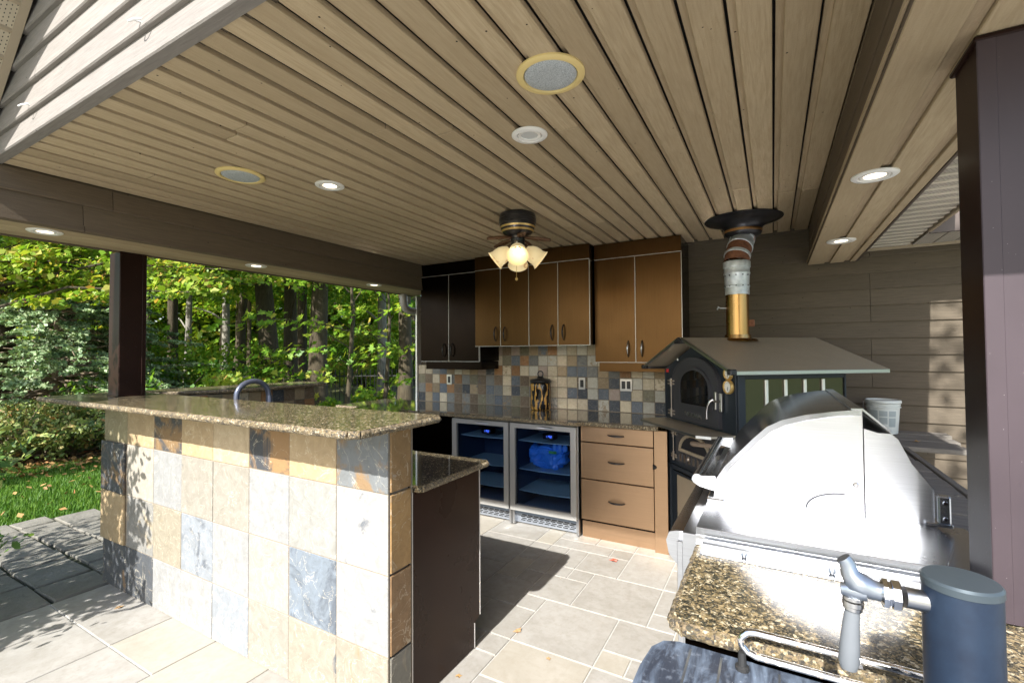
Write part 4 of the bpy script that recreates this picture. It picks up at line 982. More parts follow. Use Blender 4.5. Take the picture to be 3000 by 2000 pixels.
# roof sheets
def slope(name, xa, za, xb, zb, y0, y1, th, mat):
    d = Vector((xb-xa, 0, zb-za)).normalized(); n_ = Vector((-d.z, 0, d.x)); n_ = n_ if n_.z > 0 else -n_
    return op(name, G().prism([(xa, za), (xb, zb), (xb+n_.x*th, zb+n_.z*th), (xa+n_.x*th, za+n_.z*th)], 'y', y0, y1), mat)
OS, OF, OB = .115, .108, .125
slope('roof_sheet', OW/2+.0008, rz, OW+OS, ez, -OF, OD+OB, .006, 'roofsteel'); slope('roof_sheet', OW/2-.0008, rz, -OS+.0, ez, -OF, OD+OB-.07, .006, 'roofsteel')
sl = (rz-ez)/(OW/2+OS)
for sg in (1, -1):
    xe_ = OW/2+sg*(OW/2+OS)
    op('gable_trim', G().tube([(OW/2+sg*.01, -OF-.004, rz+.001), (xe_, -OF-.004, ez-.001)], .0105, 4), 'steel')
    op('eave_trim', G().box(xe_-.004, xe_+.005, -OF, OD+OB-(0 if sg > 0 else .07), ez-.016, ez+.006, .002), 'steel')
    op('corner_cap', G().box(xe_-.022 if sg > 0 else xe_-.014, xe_+.014 if sg > 0 else xe_+.022, -OF-.018, -OF+.024, ez-.016, ez+.016, .005), 'rubber')
op('ridge_cap', G().prism([(OW/2-.045, rz-.016), (OW/2, rz+.006), (OW/2+.045, rz-.016), (OW/2+.040, rz-.034), (OW/2, rz-.012), (OW/2-.040, rz-.034)], 'y', -OF-.020, -OF+.022), 'rubber')
# flue
uo = Vector((math.cos(OA), -math.sin(OA), 0)); vo = Vector((math.sin(OA), math.cos(OA), 0)); pb = Vector((-.697, 3.536, 0))+uo*(OW/2)+vo*.31
px_, py_ = pb.x, pb.y
fl = thing('stove_pipe', 'brass and galvanised stove pipe with rusty elbow rising from the oven roof to the ceiling', 'stove pipe', (px_, py_, 1.52))
T = lambda z, dx=0, dy=0: Matrix.Translation((px_+dx, py_+dy, z))
part('roof_collar', G().lathe([(.125, -.012), (.11, .0), (.082, .006), (.078, .03), (.070, .03)], 32, T(1.528), False), 'brass', fl, 40)
part('brass_pipe', G().lathe([(.0700, 1.515), (.0700, 1.825)], 36, T(0), False).lathe([(.0735, 1.535), (.0735, 1.545), (.0700, 1.547)], 36, T(0), False), 'brass', fl, 40)
part('damper_knob', G().tube([(px_-.064, py_-.03, 1.735), (px_-.10, py_-.05, 1.735), (px_-.112, py_-.056, 1.745), (px_-.118, py_-.062, 1.725)], .0055, 8), 'nickel', fl, 60)
part('damper_tab', G().box(px_+.060, px_+.100, py_+.0, py_+.012, 1.61, 1.655, .003), 'rust', fl)
part('lower_pipe', G().lathe([(.0745, 1.822), (.0745, 1.870), (.0775, 1.873), (.0775, 1.882), (.0745, 1.885), (.077, 1.955), (.081, 1.960), (.081, 1.968), (.078, 1.972), (.079, 2.0), (.083, 2.003), (.083, 2.040), (.079, 2.045)], 36, T(0), False), 'flue', fl, 40)
gg = G()
for zz in (1.878, 1.948):
    for i in range(12):
        a = 2*math.pi*i/12; gg.lathe([(.0045, -.003), (.0045, .004)], 6, T(zz) @ Matrix.Rotation(a, 4, 'Z') @ Matrix.Translation((.0775, 0, 0)) @ Matrix.Rotation(R(90), 4, 'Y'))
part('rivets', gg, 'castiron', fl)
dy1 = .145; dx1 = .035
seg = [Vector((px_, py_, 2.04)), Vector((px_+.004, py_+.012, 2.085)), Vector((px_+.018, py_+.062, 2.150)), Vector((px_+.03, py_+.118, 2.20)), Vector((px_+dx1, py_+dy1, 2.245)), Vector((px_+dx1, py_+dy1, 2.30))]
part('elbow', G().tube(seg[:3], .078, 32, False), 'rust', fl, 60); part('elbow', G().tube(seg[2:5], .076, 32, False), 'flue', fl, 60); part('upper_pipe', G().tube(seg[4:], .074, 32, False), 'flue', fl, 60)
def ring_at(p, d, r_): return G().lathe([(r_-.002, -.012), (r_+.003, -.010), (r_+.003, .010), (r_-.002, .012)], 32, Matrix.Translation(p) @ d.to_track_quat('Z', 'Y').to_matrix().to_4x4(), False)
part('elbow_ring', ring_at(seg[1], seg[2]-seg[0], .079), 'flue', fl, 40); part('elbow_ring', ring_at(seg[2], seg[3]-seg[1], .079), 'flue', fl, 40); part('elbow_ring', ring_at(seg[3]+Vector((0, 0, .012)), seg[4]-seg[2], .077), 'flue', fl, 40)
Tc = Matrix.Translation((px_+dx1, py_+dy1, 0))
part('ceiling_flange', G().lathe([(.080, 2.232), (.095, 2.236), (.112, 2.250), (.118, 2.262), (.119, 2.290), (.130, 2.306), (.155, 2.324), (.195, 2.340), (.240, 2.350), (.246, 2.354), (.246, 2.3585), (.05, 2.3588)], 56, Tc, False), 'flangeblack', fl, 40)
part('copper_band', G().lathe([(.1195, 2.264), (.1215, 2.266), (.1215, 2.280), (.1195, 2.282)], 48, Tc, False), 'copperring', fl, 40)

# ================================================================== GRILL
grill = thing('gas_grill', 'large stainless built-in gas grill with rounded hood, front handle bar and side deck', 'grill', (.05, 2.15, 0))
part('cabinet', G().box(-.236, .335, 1.412, 2.90, 0, .930), 'steel', grill)
part('control_bullnose', G().prism([(-.240, .60), (-.252, .78), (-.252, .80), (-.285, .842), (-.292, .88), (-.283, .905), (-.262, .912), (-.205, .9165), (-.205, .60)], 'y', 1.470, 2.62), 'steel_y', grill, 35)
part('bullnose_end', G().prism([(-.2405, .60), (-.2525, .78), (-.2525, .80), (-.2855, .842), (-.2925, .88), (-.2835, .9055), (-.262, .9125), (-.205, .917), (-.205, .60)], 'y', 1.465, 1.4695), 'steel', grill)
part('front_panel', G().box(-.252, -.2365, 1.468, 2.62, .02, .60, .002), 'steel', grill)
part('side_skin', G().box(-.252, -.2365, 1.414, 1.466, .0, .90, .001), 'steel', grill)
for i in range(4):
    yk = 1.70+i*.23; part('control_knob', G().lathe([(.030, 0), (.028, .02), (.022, .03), (.020, .045), (.012, .048)], 20, Matrix.Translation((-.253, yk, .745)) @ Matrix.Rotation(R(-90), 4, 'Y')), 'nickel', grill, 40)
# deck next to the hood with turned-down flange
part('side_deck', G().prism([(-.199, 1.418), (.335, 1.418), (.395, 1.60), (.395, 1.79), (-.199, 1.79)], 'z', .938, .9505), 'steel_deck', grill)
part('deck_flange', G().box(-.201, .337, 1.4145, 1.4178, .908, .9515, .001), 'steel_deck', grill); part('flange_lip', G().box(-.199, .33, 1.398, 1.414, .906, .9095), 'steel_deck', grill)
part('deck_wing', G().prism([(.336, 1.42), (.47, 1.42), (.47, 1.80), (.395, 1.80), (.395, 1.60)], 'z', .93, .9375), 'steel_deck', grill)
part('front_sill', G().box(-.205, -.150, 1.70, 2.60, .9170, .955, .004), 'steel_y', grill)
lid = [(-.186, .9515), (-.177, 1.013), (-.150, 1.058), (-.112, 1.103), (-.062, 1.160), (-.022, 1.201), (.022, 1.226), (.085, 1.246), (.160, 1.261), (.205, 1.267), (.231, 1.268), (.231, .9515)]
part('hood_lid', G().prism(lid, 'y', 1.738, 2.565), 'hood_top', grill, 30)
def inset(poly, d): 
    cx = sum(p[0] for p in poly)/len(poly); cz = sum(p[1] for p in poly)/len(poly); return [(cx+(p[0]-cx)*(1-d), cz+(p[1]-cz)*(1-d)) for p in poly]
sidep = [(-.168, .9512), (-.160, 1.012), (-.133, 1.052), (-.096, 1.096), (-.048, 1.150), (-.012, 1.186), (.030, 1.210), (.090, 1.230), (.160, 1.245), (.205, 1.251), (.2305, 1.252), (.2305, 1.02), (.18, 1.012), (.12, .992), (.085, .9512)]
part('lid_side_panel', G().prism(sidep, 'y', 1.7335, 1.7378), 'steel', grill); part('lid_side_panel', G().prism(sidep, 'y', 2.5655, 2.570), 'steel', grill)
part('hood_back', G().prism([(.235, .951), (.235, 1.213), (.270, 1.202), (.300, 1.203), (.316, 1.187), (.345, 1.120), (.393, 1.050), (.393, .951)], 'y', 1.746, 2.560), 'steel', grill, 30)
part('hood_top_sheet', G().prism([(.231, 1.268), (.297, 1.206), (.300, 1.211), (.234, 1.2735), (.205, 1.2725), (.205, 1.2675)], 'y', 1.745, 2.56), 'hood_top', grill)
part('pivot_curve', G().tube([(.085+.10*(1-math.cos(R(t_)))-.002, 1.7325, .957+.055*math.sin(R(t_))) for t_ in range(0, 91, 9)], .0022, 5), 'castiron', grill)
part('side_bolt', G().lathe([(.008, 0), (.008, .003), (.006, .005)], 14, Matrix.Translation((.211, 1.7335, 1.044)) @ Matrix.Rotation(R(90), 4, 'X')), 'chrome', grill)
bk = part('rear_bracket', G().box(.396, .424, 1.725, 1.75, .962, 1.040, .004), 'steel_y', grill)
for zz in (.978, 1.022): part('bracket_bolt', G().lathe([(.006, 0), (.005, .004)], 10, Matrix.Translation((.411, 1.725, zz)) @ Matrix.Rotation(R(90), 4, 'X')), 'chrome', bk)
part('rear_foot', G().box(.37, .43, 1.735, 1.79, .951, .961, .002), 'steel_y', grill)
for yy in (1.742, 2.545):
    part('handle_bracket', G().prism([(-.180, 1.020), (-.180, .968), (-.230, .978), (-.252, .990), (-.258, 1.000), (-.254, 1.010), (-.242, 1.014)], 'y', yy, yy+.022), 'steel', grill)
part('handle_bar', G().tube([(-.240, 1.745, 1.004), (-.240, 2.56, 1.004)], .0165, 16), 'steel_y', grill, 50)
# leaves lying on the grill shelf
lf = part('fallen_leaf', G().add([(-.10, 1.40, .911), (-.085, 1.392, .916), (-.066, 1.396, .913), (-.060, 1.404, .917), (-.075, 1.408, .912), (-.09, 1.406, .9135)], [(0, 1, 5), (1, 2, 4, 5), (2, 3, 4)]), 'drylf')
tag(lf, 'curled brown leaf lying on the steel lip in front of the grill deck', 'leaf')

# granite section of the island in front of the grill
isl = thing('grill_island', 'granite topped island with steel trim in front of the grill', 'counter', (.1, 1.15, 0))
part('island_base', G().box(-.165, .90, 1.0, 1.395, 0, .876), 'cab_dark', isl)
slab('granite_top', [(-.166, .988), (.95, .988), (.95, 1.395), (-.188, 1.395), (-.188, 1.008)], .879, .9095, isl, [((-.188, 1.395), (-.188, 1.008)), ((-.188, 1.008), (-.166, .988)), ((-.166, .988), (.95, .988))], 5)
tr_ = part('steel_trim', G().box(-.180, .36, 1.330, 1.3975, .9100, .9115).prism([(1.362, .9116), (1.366, .926), (1.3925, .929), (1.396, .9116)], 'x', -.178, .358), 'steel_deck', isl)
for xx in (-.075, .115, .30): part('trim_rivet', G().lathe([(.007, 0), (.006, .004), (.002, .006)], 12, Matrix.Translation((xx, 1.362, .918)) @ Matrix.Rotation(R(80), 4, 'X')), 'steel', tr_)
part('hanging_tag', G().box(.118, .124, .985, 1.30, .9097, .9103), 'steel', isl)

# kegerator with guard rail and tap tower
keg = thing('beer_fridge', 'blue black beer cooler with scuffed plastic top in the near right corner', 'beer cooler', (.2, .6, 0))
part('cooler_body', G().box(-.195, .52, .30, .965, 0, .835, .02), 'blackplastic', keg)
part('cooler_top', G().prism([(-.226, .28), (.55, .28), (.55, .972), (.53, .986), (-.175, .986), (-.202, .975), (-.219, .945), (-.226, .88)], 'z', .838, .868), 'kegtop', keg)
for xx in (-.150, -.095, .0): part('top_groove', G().box(xx-.002, xx+.002, .29, .972, .8681, .8690), 'tapgrey', keg)
rail = thing('guard_rail', 'rust spotted chrome guard rail along the back of the beer cooler', 'rail', (.25, .955, .868))
rp = [(.072, .930, .872), (.066, .930, .895)]
def rail_path(y, z0, z1):
    p = [(.52, y, z0), (-.036, y, z0), (-.050, y, z0+.004), (-.059, y, z0+.014), (-.061, y, z0+.024), (-.058, y, z1-.012), (-.049, y, z1-.003), (-.036, y, z1), (.52, y, z1)]
    out = []
    P_ = [Vector(q) for q in p]
    for i in range(len(P_)-1):
        for k in range(5): out.append(P_[i].lerp(P_[i+1], k/5))
    return out+[P_[-1]]
part('rail_tube', G().tube(rail_path(.956, .8985, .9405), .0062, 12), 'rail', rail, 60)
for xx in (-.059, .30): part('rail_foot', G().tube([(xx, .956, .868), (xx, .956, .900)], [.008, .0062], 10).lathe([(.012, 0), (.012, .006), (.008, .008)], 12, Matrix.Translation((xx, .956, .8682))), 'rubber', rail)
tower = thing('tap_tower', 'blue black round beer tower with a chrome tap in front of the post', 'beer tap', (.192, .715, .868))
tx, ty, tz = .197, .775, 1.169
part('column', G().lathe([(.048, .869), (.048, .874), (.0375, .878), (.0375, tz-.012), (.0370, tz-.004)], 48, Matrix.Translation((tx, ty, 0))), 'tower', tower, 40)
part('cap', G().lathe([(.0385, tz-.012), (.0385, tz-.004), (.036, tz-.001), (.001, tz)], 48, Matrix.Translation((tx, ty, 0))), 'towercap', tower, 30)
yq = .765; zq = 1.136
tap = part('tap_body', G().tube([(tx-.034, yq+.004, zq-.002), (.140, yq, zq)], .0125, 16), 'nickel', tower, 60)
part('coupling', G().lathe([(.014, 0), (.0185, .002), (.0185, .010), (.0155, .0115), (.0155, .013), (.0185, .0145), (.0185, .0195), (.014, .022)], 8, Matrix.Translation((.1375, yq, zq)) @ Matrix.Rotation(R(-90), 4, 'Y')), 'chrome', tap, 30)
part('faucet', G().tube([(.118, yq, zq), (.108, yq, zq+.001), (.098, yq, zq+.004), (.090, yq, zq+.008), (.084, yq, zq+.018), (.0815, yq, zq+.030), (.077, yq, zq+.036)], [.0115, .0125, .0145, .0150, .0105, .0092, .0088], 16)
     .tube([(.100, yq, zq-.002), (.088, yq, zq-.004), (.078, yq, zq-.005), (.0735, yq, zq-.005)], [.0130, .0125, .0085, .0070], 14), 'tapgrey', tap, 60)
part('collar_ring', G().tube([(.087, yq, zq-.012), (.087, yq, zq-.016)], .0118, 16).tube([(.087, yq, zq-.018), (.0868, yq, zq-.024)], .0122, 16).tube([(.0866, yq, zq-.025), (.0862, yq, zq-.029)], .0110, 16), 'nickel', tap, 60)
part('tap_lever', G().tube([(.0862, yq, zq-.029), (.0852, yq, zq-.040), (.084, yq, zq-.052), (.0825, yq, zq-.075), (.081, yq, zq-.098), (.0805, yq, zq-.108)], [.0085, .0090, .0098, .0112, .0120, .0095], 16), 'taphandle', tap, 60)

# weathered plank top behind the grill with bucket
bench = thing('plank_table', 'weathered grey plank table top behind the grill along the wall', 'table', (.55, 2.6, 0))
pr = random.Random(14); yy = 1.50
while yy < 3.40:
    hgt = pr.uniform(.115, .15)
    part('plank', G().box(.405 if yy > 1.80 else .475, .628+pr.uniform(-.008, .006), yy+.004, yy+hgt-.004, .868+pr.uniform(-.003, .003), .895+pr.uniform(-.004, .004), .003), 'plank', bench); yy += hgt
for i, (x0, x1) in enumerate([(.26, .60), (.605, .96)]):
    for y0 in (3.44, 3.57, 3.70, 3.84, 3.97): part('plank', G().box(x0+pr.uniform(-.02, .02), x1+pr.uniform(-.05, .03), y0, y0+.122, .868+.001*i, .896+pr.uniform(-.003, .004), .003), 'plank', bench)
part('edge_plank', G().box(.632, .660, 1.52, 3.42, .80, .898, .003), 'plank', bench)
for x0, y0 in ((.50, 1.56), (.54, 3.28), (.30, 4.02)): part('leg', G().box(x0, x0+.08, y0, y0+.08, 0, .867, .003), 'plank', bench)
bx, by, bz = .635, 3.93, .898
bk_ = thing('bucket', 'white plastic pail with grey printed label on the plank table beside the wall', 'bucket', (bx, by, bz))
Mb = Matrix.Translation((bx, by, bz)) @ Matrix.Scale(.9, 4)
part('pail', G().lathe([(.080, 0), (.084, .003), (.092, .10), (.099, .205), (.103, .207), (.103, .218), (.100, .220)], 40, Mb), 'bucket', bk_, 35)
part('lid', G().lathe([(.106, .222), (.109, .226), (.109, .240), (.104, .246), (.098, .246), (.096, .240), (.001, .240)], 40, Mb), 'bucket', bk_, 35)
part('rim', G().lathe([(.1035, .190), (.106, .192), (.106, .197), (.1035, .199)], 40, Mb, False), 'bucket', bk_, 35)
gg = G()
for a0, a1, z0, z1 in [(-150, -118, .055, .172), (-113, -84, .130, .170), (-113, -84, .075, .122), (-79, -50, .128, .170), (-79, -50, .055, .120)]:
    n = 7; V = []; F = []
    for i in range(n+1):
        a = R(a0+(a1-a0)*i/n)
        for zz in (z0, z1): r_ = .9*(.084+(.099-.084)*(zz-.003)/.202)+.0012; V.append((bx+r_*math.cos(a), by+r_*math.sin(a), bz+zz*.9))
    for i in range(n): F.append((2*i, 2*i+2, 2*i+3, 2*i+1))
    gg.add(V, F)
part('printed_label', gg, 'bucket_print', bk_)
part('bail_handle', G().tube([(bx-.106, by-.02, bz+.21), (bx-.112, by-.04, bz+.16), (bx-.105, by-.065, bz+.115), (bx-.085, by-.088, bz+.09), (bx-.05, by-.108, bz+.078)], .003, 6), 'nickel', bk_)
def leaf_on(x, y, z, s, mat, label, rot=0, seed=1):
    rr = random.Random(seed); V = [(0, 0, .002*s/.02)]; F = []
    n = 11
    for i in range(n):
        a = 2*math.pi*i/n; k = (1.0 if i % 2 else .52)*rr.uniform(.8, 1.1); V.append((s*k*math.cos(a), s*.8*k*math.sin(a), rr.uniform(0, .35)*s))
    for i in range(n): F.append((0, 1+i, 1+(i+1) % n))
    o = part('fallen_leaf', G().add(V, F).xf(Matrix.Translation((x, y, z+.001)) @ Matrix.Rotation(rot, 4, 'Z')), mat)
    return tag(o, label, 'leaf')
leaf_on(-.985, 3.175, 0, .040, 'redleaf', 'curled red maple leaf on the pale floor tiles below the drawers', .4, 2)
leaf_on(-1.17, 3.53, 0, .034, 'drylf', 'pale brown leaf flat on the floor below the copper drawers', 1.4, 3)
leaf_on(-.92, 3.52, 0, .022, 'drylf', 'tiny tan leaf scrap on the floor near the oven stand', 2.4, 4)
leaf_on(-1.18, 2.14, 0, .028, 'drylf', 'thin dry leaf on the floor at the edge of the bar shadow', .9, 5)
leaf_on(-.95, 2.02, 0, .016, 'drylf', 'small brown crumb of leaf in the middle of the floor', .2, 6)
leaf_on(-1.255, 1.72, 0, .020, 'litter', 'small orange leaf on the floor beside the dark end panel', .2, 7)
leaf_on(.74, 3.62, .897, .030, 'litter', 'orange leaf on the plank table beside the sunlit wall strip', 1.2, 8)
leaf_on(-3.30, 1.24, -.001, .028, 'drylf', 'brown leaf on the floor at the foot of the tiled bar', .7, 9)

# ================================================================== VEGETATION
npr = np.random.RandomState(11)
def leaf_mesh(name, P, N, S, mat, shape='kite', seed=0):
    """P centres, N normals, S sizes -> one mesh of small leaf faces"""
    rs = np.random.RandomState(seed); n = len(P)
    N = N/np.linalg.norm(N, axis=1, keepdims=True)
    A = rs.normal(size=(n, 3)); T_ = np.cross(N, A); T_ /= np.linalg.norm(T_, axis=1, keepdims=True)+1e-9; B_ = np.cross(N, T_)
    if shape == 'kite': uv = [(-.5, 0, 0), (-.05, .34, .06), (.5, 0, -.02), (-.05, -.34, .06)]
    elif shape == 'oval': uv = [(-.5, 0, 0), (-.2, .2, .03), (.2, .2, .03), (.5, 0, 0), (.2, -.2, .03), (-.2, -.2, .03)]
    elif shape == 'needle': uv = [(-.5, .07, 0), (.5, .03, 0), (.5, -.03, 0), (-.5, -.07, 0)]
    elif shape == 'maple': uv = [(-.5, 0, 0), (-.25, .18, .02), (-.22, .50, .05), (.02, .24, 0), (.20, .42, .05), (.18, .16, 0), (.55, 0, .02), (.18, -.16, 0), (.20, -.42, .05), (.02, -.24, 0), (-.22, -.50, .05), (-.25, -.18, .02)]
    m = len(uv); V = np.zeros((n, m, 3))
    for j, (a, b, c) in enumerate(uv): V[:, j] = P+S[:, None]*(a*T_+b*B_+c*N)
    me = bpy.data.meshes.new(name); me.vertices.add(n*m); me.vertices.foreach_set('co', V.reshape(-1).astype(np.float32))
    me.loops.add(n*m); me.loops.foreach_set('vertex_index', np.arange(n*m, dtype=np.int32))
    me.polygons.add(n); me.polygons.foreach_set('loop_start', np.arange(0, n*m, m, dtype=np.int32))
    try: me.polygons.foreach_set('loop_total', np.full(n, m, dtype=np.int32))
    except Exception: pass
    me.materials.append(MAT[mat] if isinstance(mat, str) else mat); me.update(calc_edges=True); me.validate(); return me
def clumps(centres, per, rad, flat, size, rs, up=.9):
    P = []; 
    for c, r_ in zip(centres, rad):
        q = rs.normal(size=(per, 3)); q /= np.linalg.norm(q, axis=1, keepdims=True); q *= (rs.rand(per, 1)**.45)*r_; q[:, 2] *= flat
        q[:, 2] -= .10*(q[:, 0]**2+q[:, 1]**2)/max(r_, .1)
        P.append(q+c)
    P = np.concatenate(P); N = rs.normal(size=P.shape)*.6; N[:, 2] += up*.8; N[:, 1] -= .5
    S = size*(.35+1.1*rs.rand(len(P))**1.5); return P, N, S
def trunk_geo(h, r, lean, seed, bend=.25):
    rr = random.Random(seed); p = []; rs_ = []
    n = 9
    for i in range(n):
        t = i/(n-1); p.append((lean[0]*h*t+bend*r*math.sin(3*t+seed), lean[1]*h*t+bend*r*math.cos(4*t+seed), h*t)); rs_.append(r*(1.25 if i == 0 else 1)*(1-.62*t))
    g = G(); g.tube([(0, 0, -.3)]+p, [r*1.5]+rs_, 12); return g, p
CROWN = {}
def crown_mesh(kind):
    if kind in CROWN: return CROWN[kind]
    v, mat = kind; rs = np.random.RandomState(100+v); c = []; rad = []
    for i in range(46):
        z = rs.uniform(3.3, 9.0); rr_ = (2.6 if z < 6 else 2.6*(9.5-z)/3.5)*rs.uniform(.25, 1)**.6; a = rs.uniform(0, 2*np.pi)
        c.append((rr_*np.cos(a), rr_*np.sin(a), z)); rad.append(rs.uniform(.45, .95))
    P, N, S = clumps(np.array(c), 260, rad, .45, .135, rs)
    CROWN[kind] = leaf_mesh('crown', P, N, S, mat, 'kite', v); return CROWN[kind]
def polar(px, dist, z=0.0):
    """ground point seen at photo column px (3000 wide) at a distance"""
    a = math.atan((px-1500)/1357.47)-YAW
    return (math.sin(a)*dist, math.cos(a)*dist, z)
def tree(label, px, dist, r, lean, seed, crown, mat='bark', h=10, z=-.12, crown_scale=1, limbs=3, group='trees behind the bar'):
    loc = polar(px, dist, z)
    t = thing('maple_tree', label, 'tree', loc, 0, group)
    g, p = trunk_geo(h, r, lean, seed)
    rr = random.Random(seed+50)
    for i in range(limbs):
        k = rr.choice([2, 3, 4, 5]); a = rr.uniform(0, 6.28); b = Vector(p[k]); L = rr.uniform(1.2, 2.4)
        d = Vector((math.cos(a), math.sin(a), .5)).normalized()
        g.tube([b, b+d*L*.4+Vector((0, 0, .1)), b+d*L*.75+Vector((0, 0, .05)), b+d*L], [r*.28, r*.2, r*.12, r*.04], 7)
    tr0 = part('trunk', g.xf(Matrix.Translation(loc)), mat, t, 50)
    if crown is not None:
        o = bpy.data.objects.new('crown', crown_mesh(crown)); o.location = (loc[0]+lean[0]*4, loc[1]+lean[1]*4, loc[2]); o.scale = (crown_scale,)*3; o.rotation_euler = (0, 0, rr.uniform(0, 6.28)); link(o, t)
    return t
# px column, distance, trunk radius ...
TL = [('thick leaning maple trunk seen just left of the middle of the opening', 797, 14, .27, (-.035, -.05), 1, (0, 'maple_leaf'), 'bark', 10),
      ('pale topped maple trunk standing right beside the thick leaning one', 852, 15, .21, (.01, .0), 2, (1, 'maple_deep'), 'bark', 10),
      ('dark maple trunk behind the pale topped one', 888, 18, .20, (.0, .0), 3, None, 'bark', 10),
      ('broad dark maple trunk rising behind the end of the bar ledge', 935, 12.5, .24, (.0, .01), 4, (2, 'maple_leaf'), 'bark', 10),
      ('white patched trunk between the fence and the wall corner', 1118, 16, .17, (-.01, .0), 6, (0, 'maple_deep'), 'bark_pale', 10),
      ('straight grey trunk closest to the corner of the house wall', 1183, 12.5, .19, (.0, .0), 7, (1, 'maple_leaf'), 'bark', 10),
      ('dark slender trunk right of the left bar post', 506, 14, .13, (.01, .0), 8, (2, 'maple_leaf'), 'bark', 10),
      ('paired slim trunk with a bright stripe of sun, the straighter of two', 664, 20, .15, (.0, .0), 9, (0, 'maple_leaf'), 'bark_pale', 11),
      ('slanting dark trunk next to the sun striped slim one', 696, 18, .16, (.03, .04), 10, (1, 'maple_deep'), 'bark', 11),
      ('slim twin trunk half hidden in leaves between post and faucet', 548, 17, .10, (.0, .01), 11, None, 'bark_pale', 9),
      ('thin far trunk above the gooseneck faucet', 728, 22, .10, (.0, .0), 12, None, 'bark', 10),
      ('very dark trunk behind the blue spruce', 188, 13, .19, (.0, .0), 13, (2, 'maple_deep'), 'bark', 10),
      ('dark trunk cut by the left edge of the view', 8, 12, .20, (.0, .0), 14, (0, 'autumn_leaf'), 'bark', 10),
      ('thin pale sapling trunk left of the very dark trunk', 105, 18, .09, (.0, .0), 15, None, 'bark_pale', 8),
      ('thin far trunk among yellow leaves right of the broad dark one', 1036, 22, .10, (.0, .0), 16, (1, 'maple_leaf'), 'bark', 10)]
for a in TL: tree(*a)
# trees deeper in and to the sides, crowns only partly seen
deep = [(60, 24, 'autumn_leaf'), (330, 26, 'maple_leaf'), (430, 22, 'maple_leaf'), (590, 27, 'maple_leaf'), (760, 26, 'autumn_leaf'), (985, 25, 'maple_leaf'), (1090, 28, 'autumn_leaf'), (1210, 24, 'maple_leaf')]
DL = ['maple with turning leaves far behind the left edge of the spruce', 'leafy maple far behind the left bar post', 'leafy maple just right of the left bar post, deep in the wood', 'leafy maple deep in the wood left of the faucet', 'yellowing maple deep in the wood behind the thick leaning trunk', 'leafy maple deep behind the far end of the ledge', 'yellowing maple deep behind the iron fence', 'leafy maple deep behind the wall corner']
for i, (px, d, m) in enumerate(deep): tree(DL[i], px, d, .14, (0, 0), 30+i, (i % 3, m), 'bark', 10, -.1, 1.05, 2)
# far woodland as one mass
rs = np.random.RandomState(5)
n = 130000; az = np.radians(rs.uniform(-96, -40, n)); dd = rs.uniform(24, 42, n); zz = rs.rand(n)**1.6*14-.3
P = np.stack([np.sin(az)*dd, np.cos(az)*dd, zz], 1); P += rs.normal(size=P.shape)*.4
N = rs.normal(size=P.shape)*.6; N[:, 1] -= .35; N[:, 2] += .7; S = .36*(.4+1.0*rs.rand(n))
part('far_woodland', leaf_mesh('far_woodland', P, N, S, 'maple_leaf', 'kite', 3), None, kind='stuff')
gg = G()
for i in range(60):
    a = math.radians(rs.uniform(-95, -44)); d = rs.uniform(23, 38); r_ = rs.uniform(.07, .2); x, y = math.sin(a)*d, math.cos(a)*d
    gg.tube([(x, y, -.4), (x+rs.uniform(-.2, .2), y, 4), (x+rs.uniform(-.4, .4), y, 13)], [r_*1.2, r_, r_*.6], 7)
part('far_trunks', gg, 'bark', kind='stuff')
# understorey of low maples and bushes, each a plant of its own
def bush(name, label, cat, loc, rad, hgt, mat, n_cl, per, size, shape='kite', seed=1, stem=True, up=.9, group=None, smat='bark'):
    rs = np.random.RandomState(seed); t = thing(name, label, cat, loc, 0, group); c = []; rd = []
    gst = G()
    for i in range(n_cl):
        a = rs.uniform(0, 2*np.pi); rr_ = rad*rs.uniform(.1, 1)**.6; z = hgt*(.15+.8*rs.rand())*(1-.35*(rr_/rad)**2)
        c.append((loc[0]+rr_*np.cos(a), loc[1]+rr_*np.sin(a), loc[2]+z)); rd.append(rs.uniform(.16, .34)*rad)
        if stem: gst.tube([loc, (loc[0]+.4*rr_*np.cos(a), loc[1]+.4*rr_*np.sin(a), loc[2]+z*.6), c[-1]], [.018, .012, .004], 5)
    P, N, S = clumps(np.array(c), per, rd, .5, size, rs, up)
    k = P[:, 2] > loc[2]+.02; P, N, S = P[k], N[k], S[k]
    part('foliage', leaf_mesh('foliage', P, N, S, mat, shape, seed), None, t)
    if stem: part('stems', gst, smat, t)
    return t
BU = [('leafy_bush', 'pale green low maple bush beyond the ledge behind the faucet', 720, 8.5, 1.0, 1.35, 'autumn_leaf', 34, 90, .10, 'maple'),
      ('leafy_bush', 'bright green low bush at the foot of the fence', 1060, 10.5, .9, .8, 'maple_leaf', 26, 90, .095, 'maple'),
      ('leafy_bush', 'green thicket right of the left bar post', 480, 11, 1.5, 1.5, 'maple_deep', 36, 130, .105, 'kite'),
      ('leafy_bush', 'tall loose green thicket left of the thick leaning trunk', 610, 13, 1.6, 2.6, 'maple_leaf', 42, 130, .105, 'kite'),
      ('leafy_bush', 'tall thin leaved thicket behind the blue spruce', 300, 14, 1.8, 3.0, 'maple_leaf', 42, 130, .105, 'kite'),
      ('leafy_bush', 'yellow green thicket far behind the white patched trunk', 1070, 19, 1.6, 3.4, 'autumn_leaf', 46, 130, .13, 'kite'),
      ('leafy_bush', 'dense green thicket behind the broad dark trunk', 900, 21, 2.0, 3.2, 'maple_deep', 46, 130, .135, 'kite'),
      ('leafy_bush', 'light thicket against the wall corner beyond the fence', 1200, 18, 1.5, 3.0, 'maple_leaf', 42, 130, .12, 'kite')]
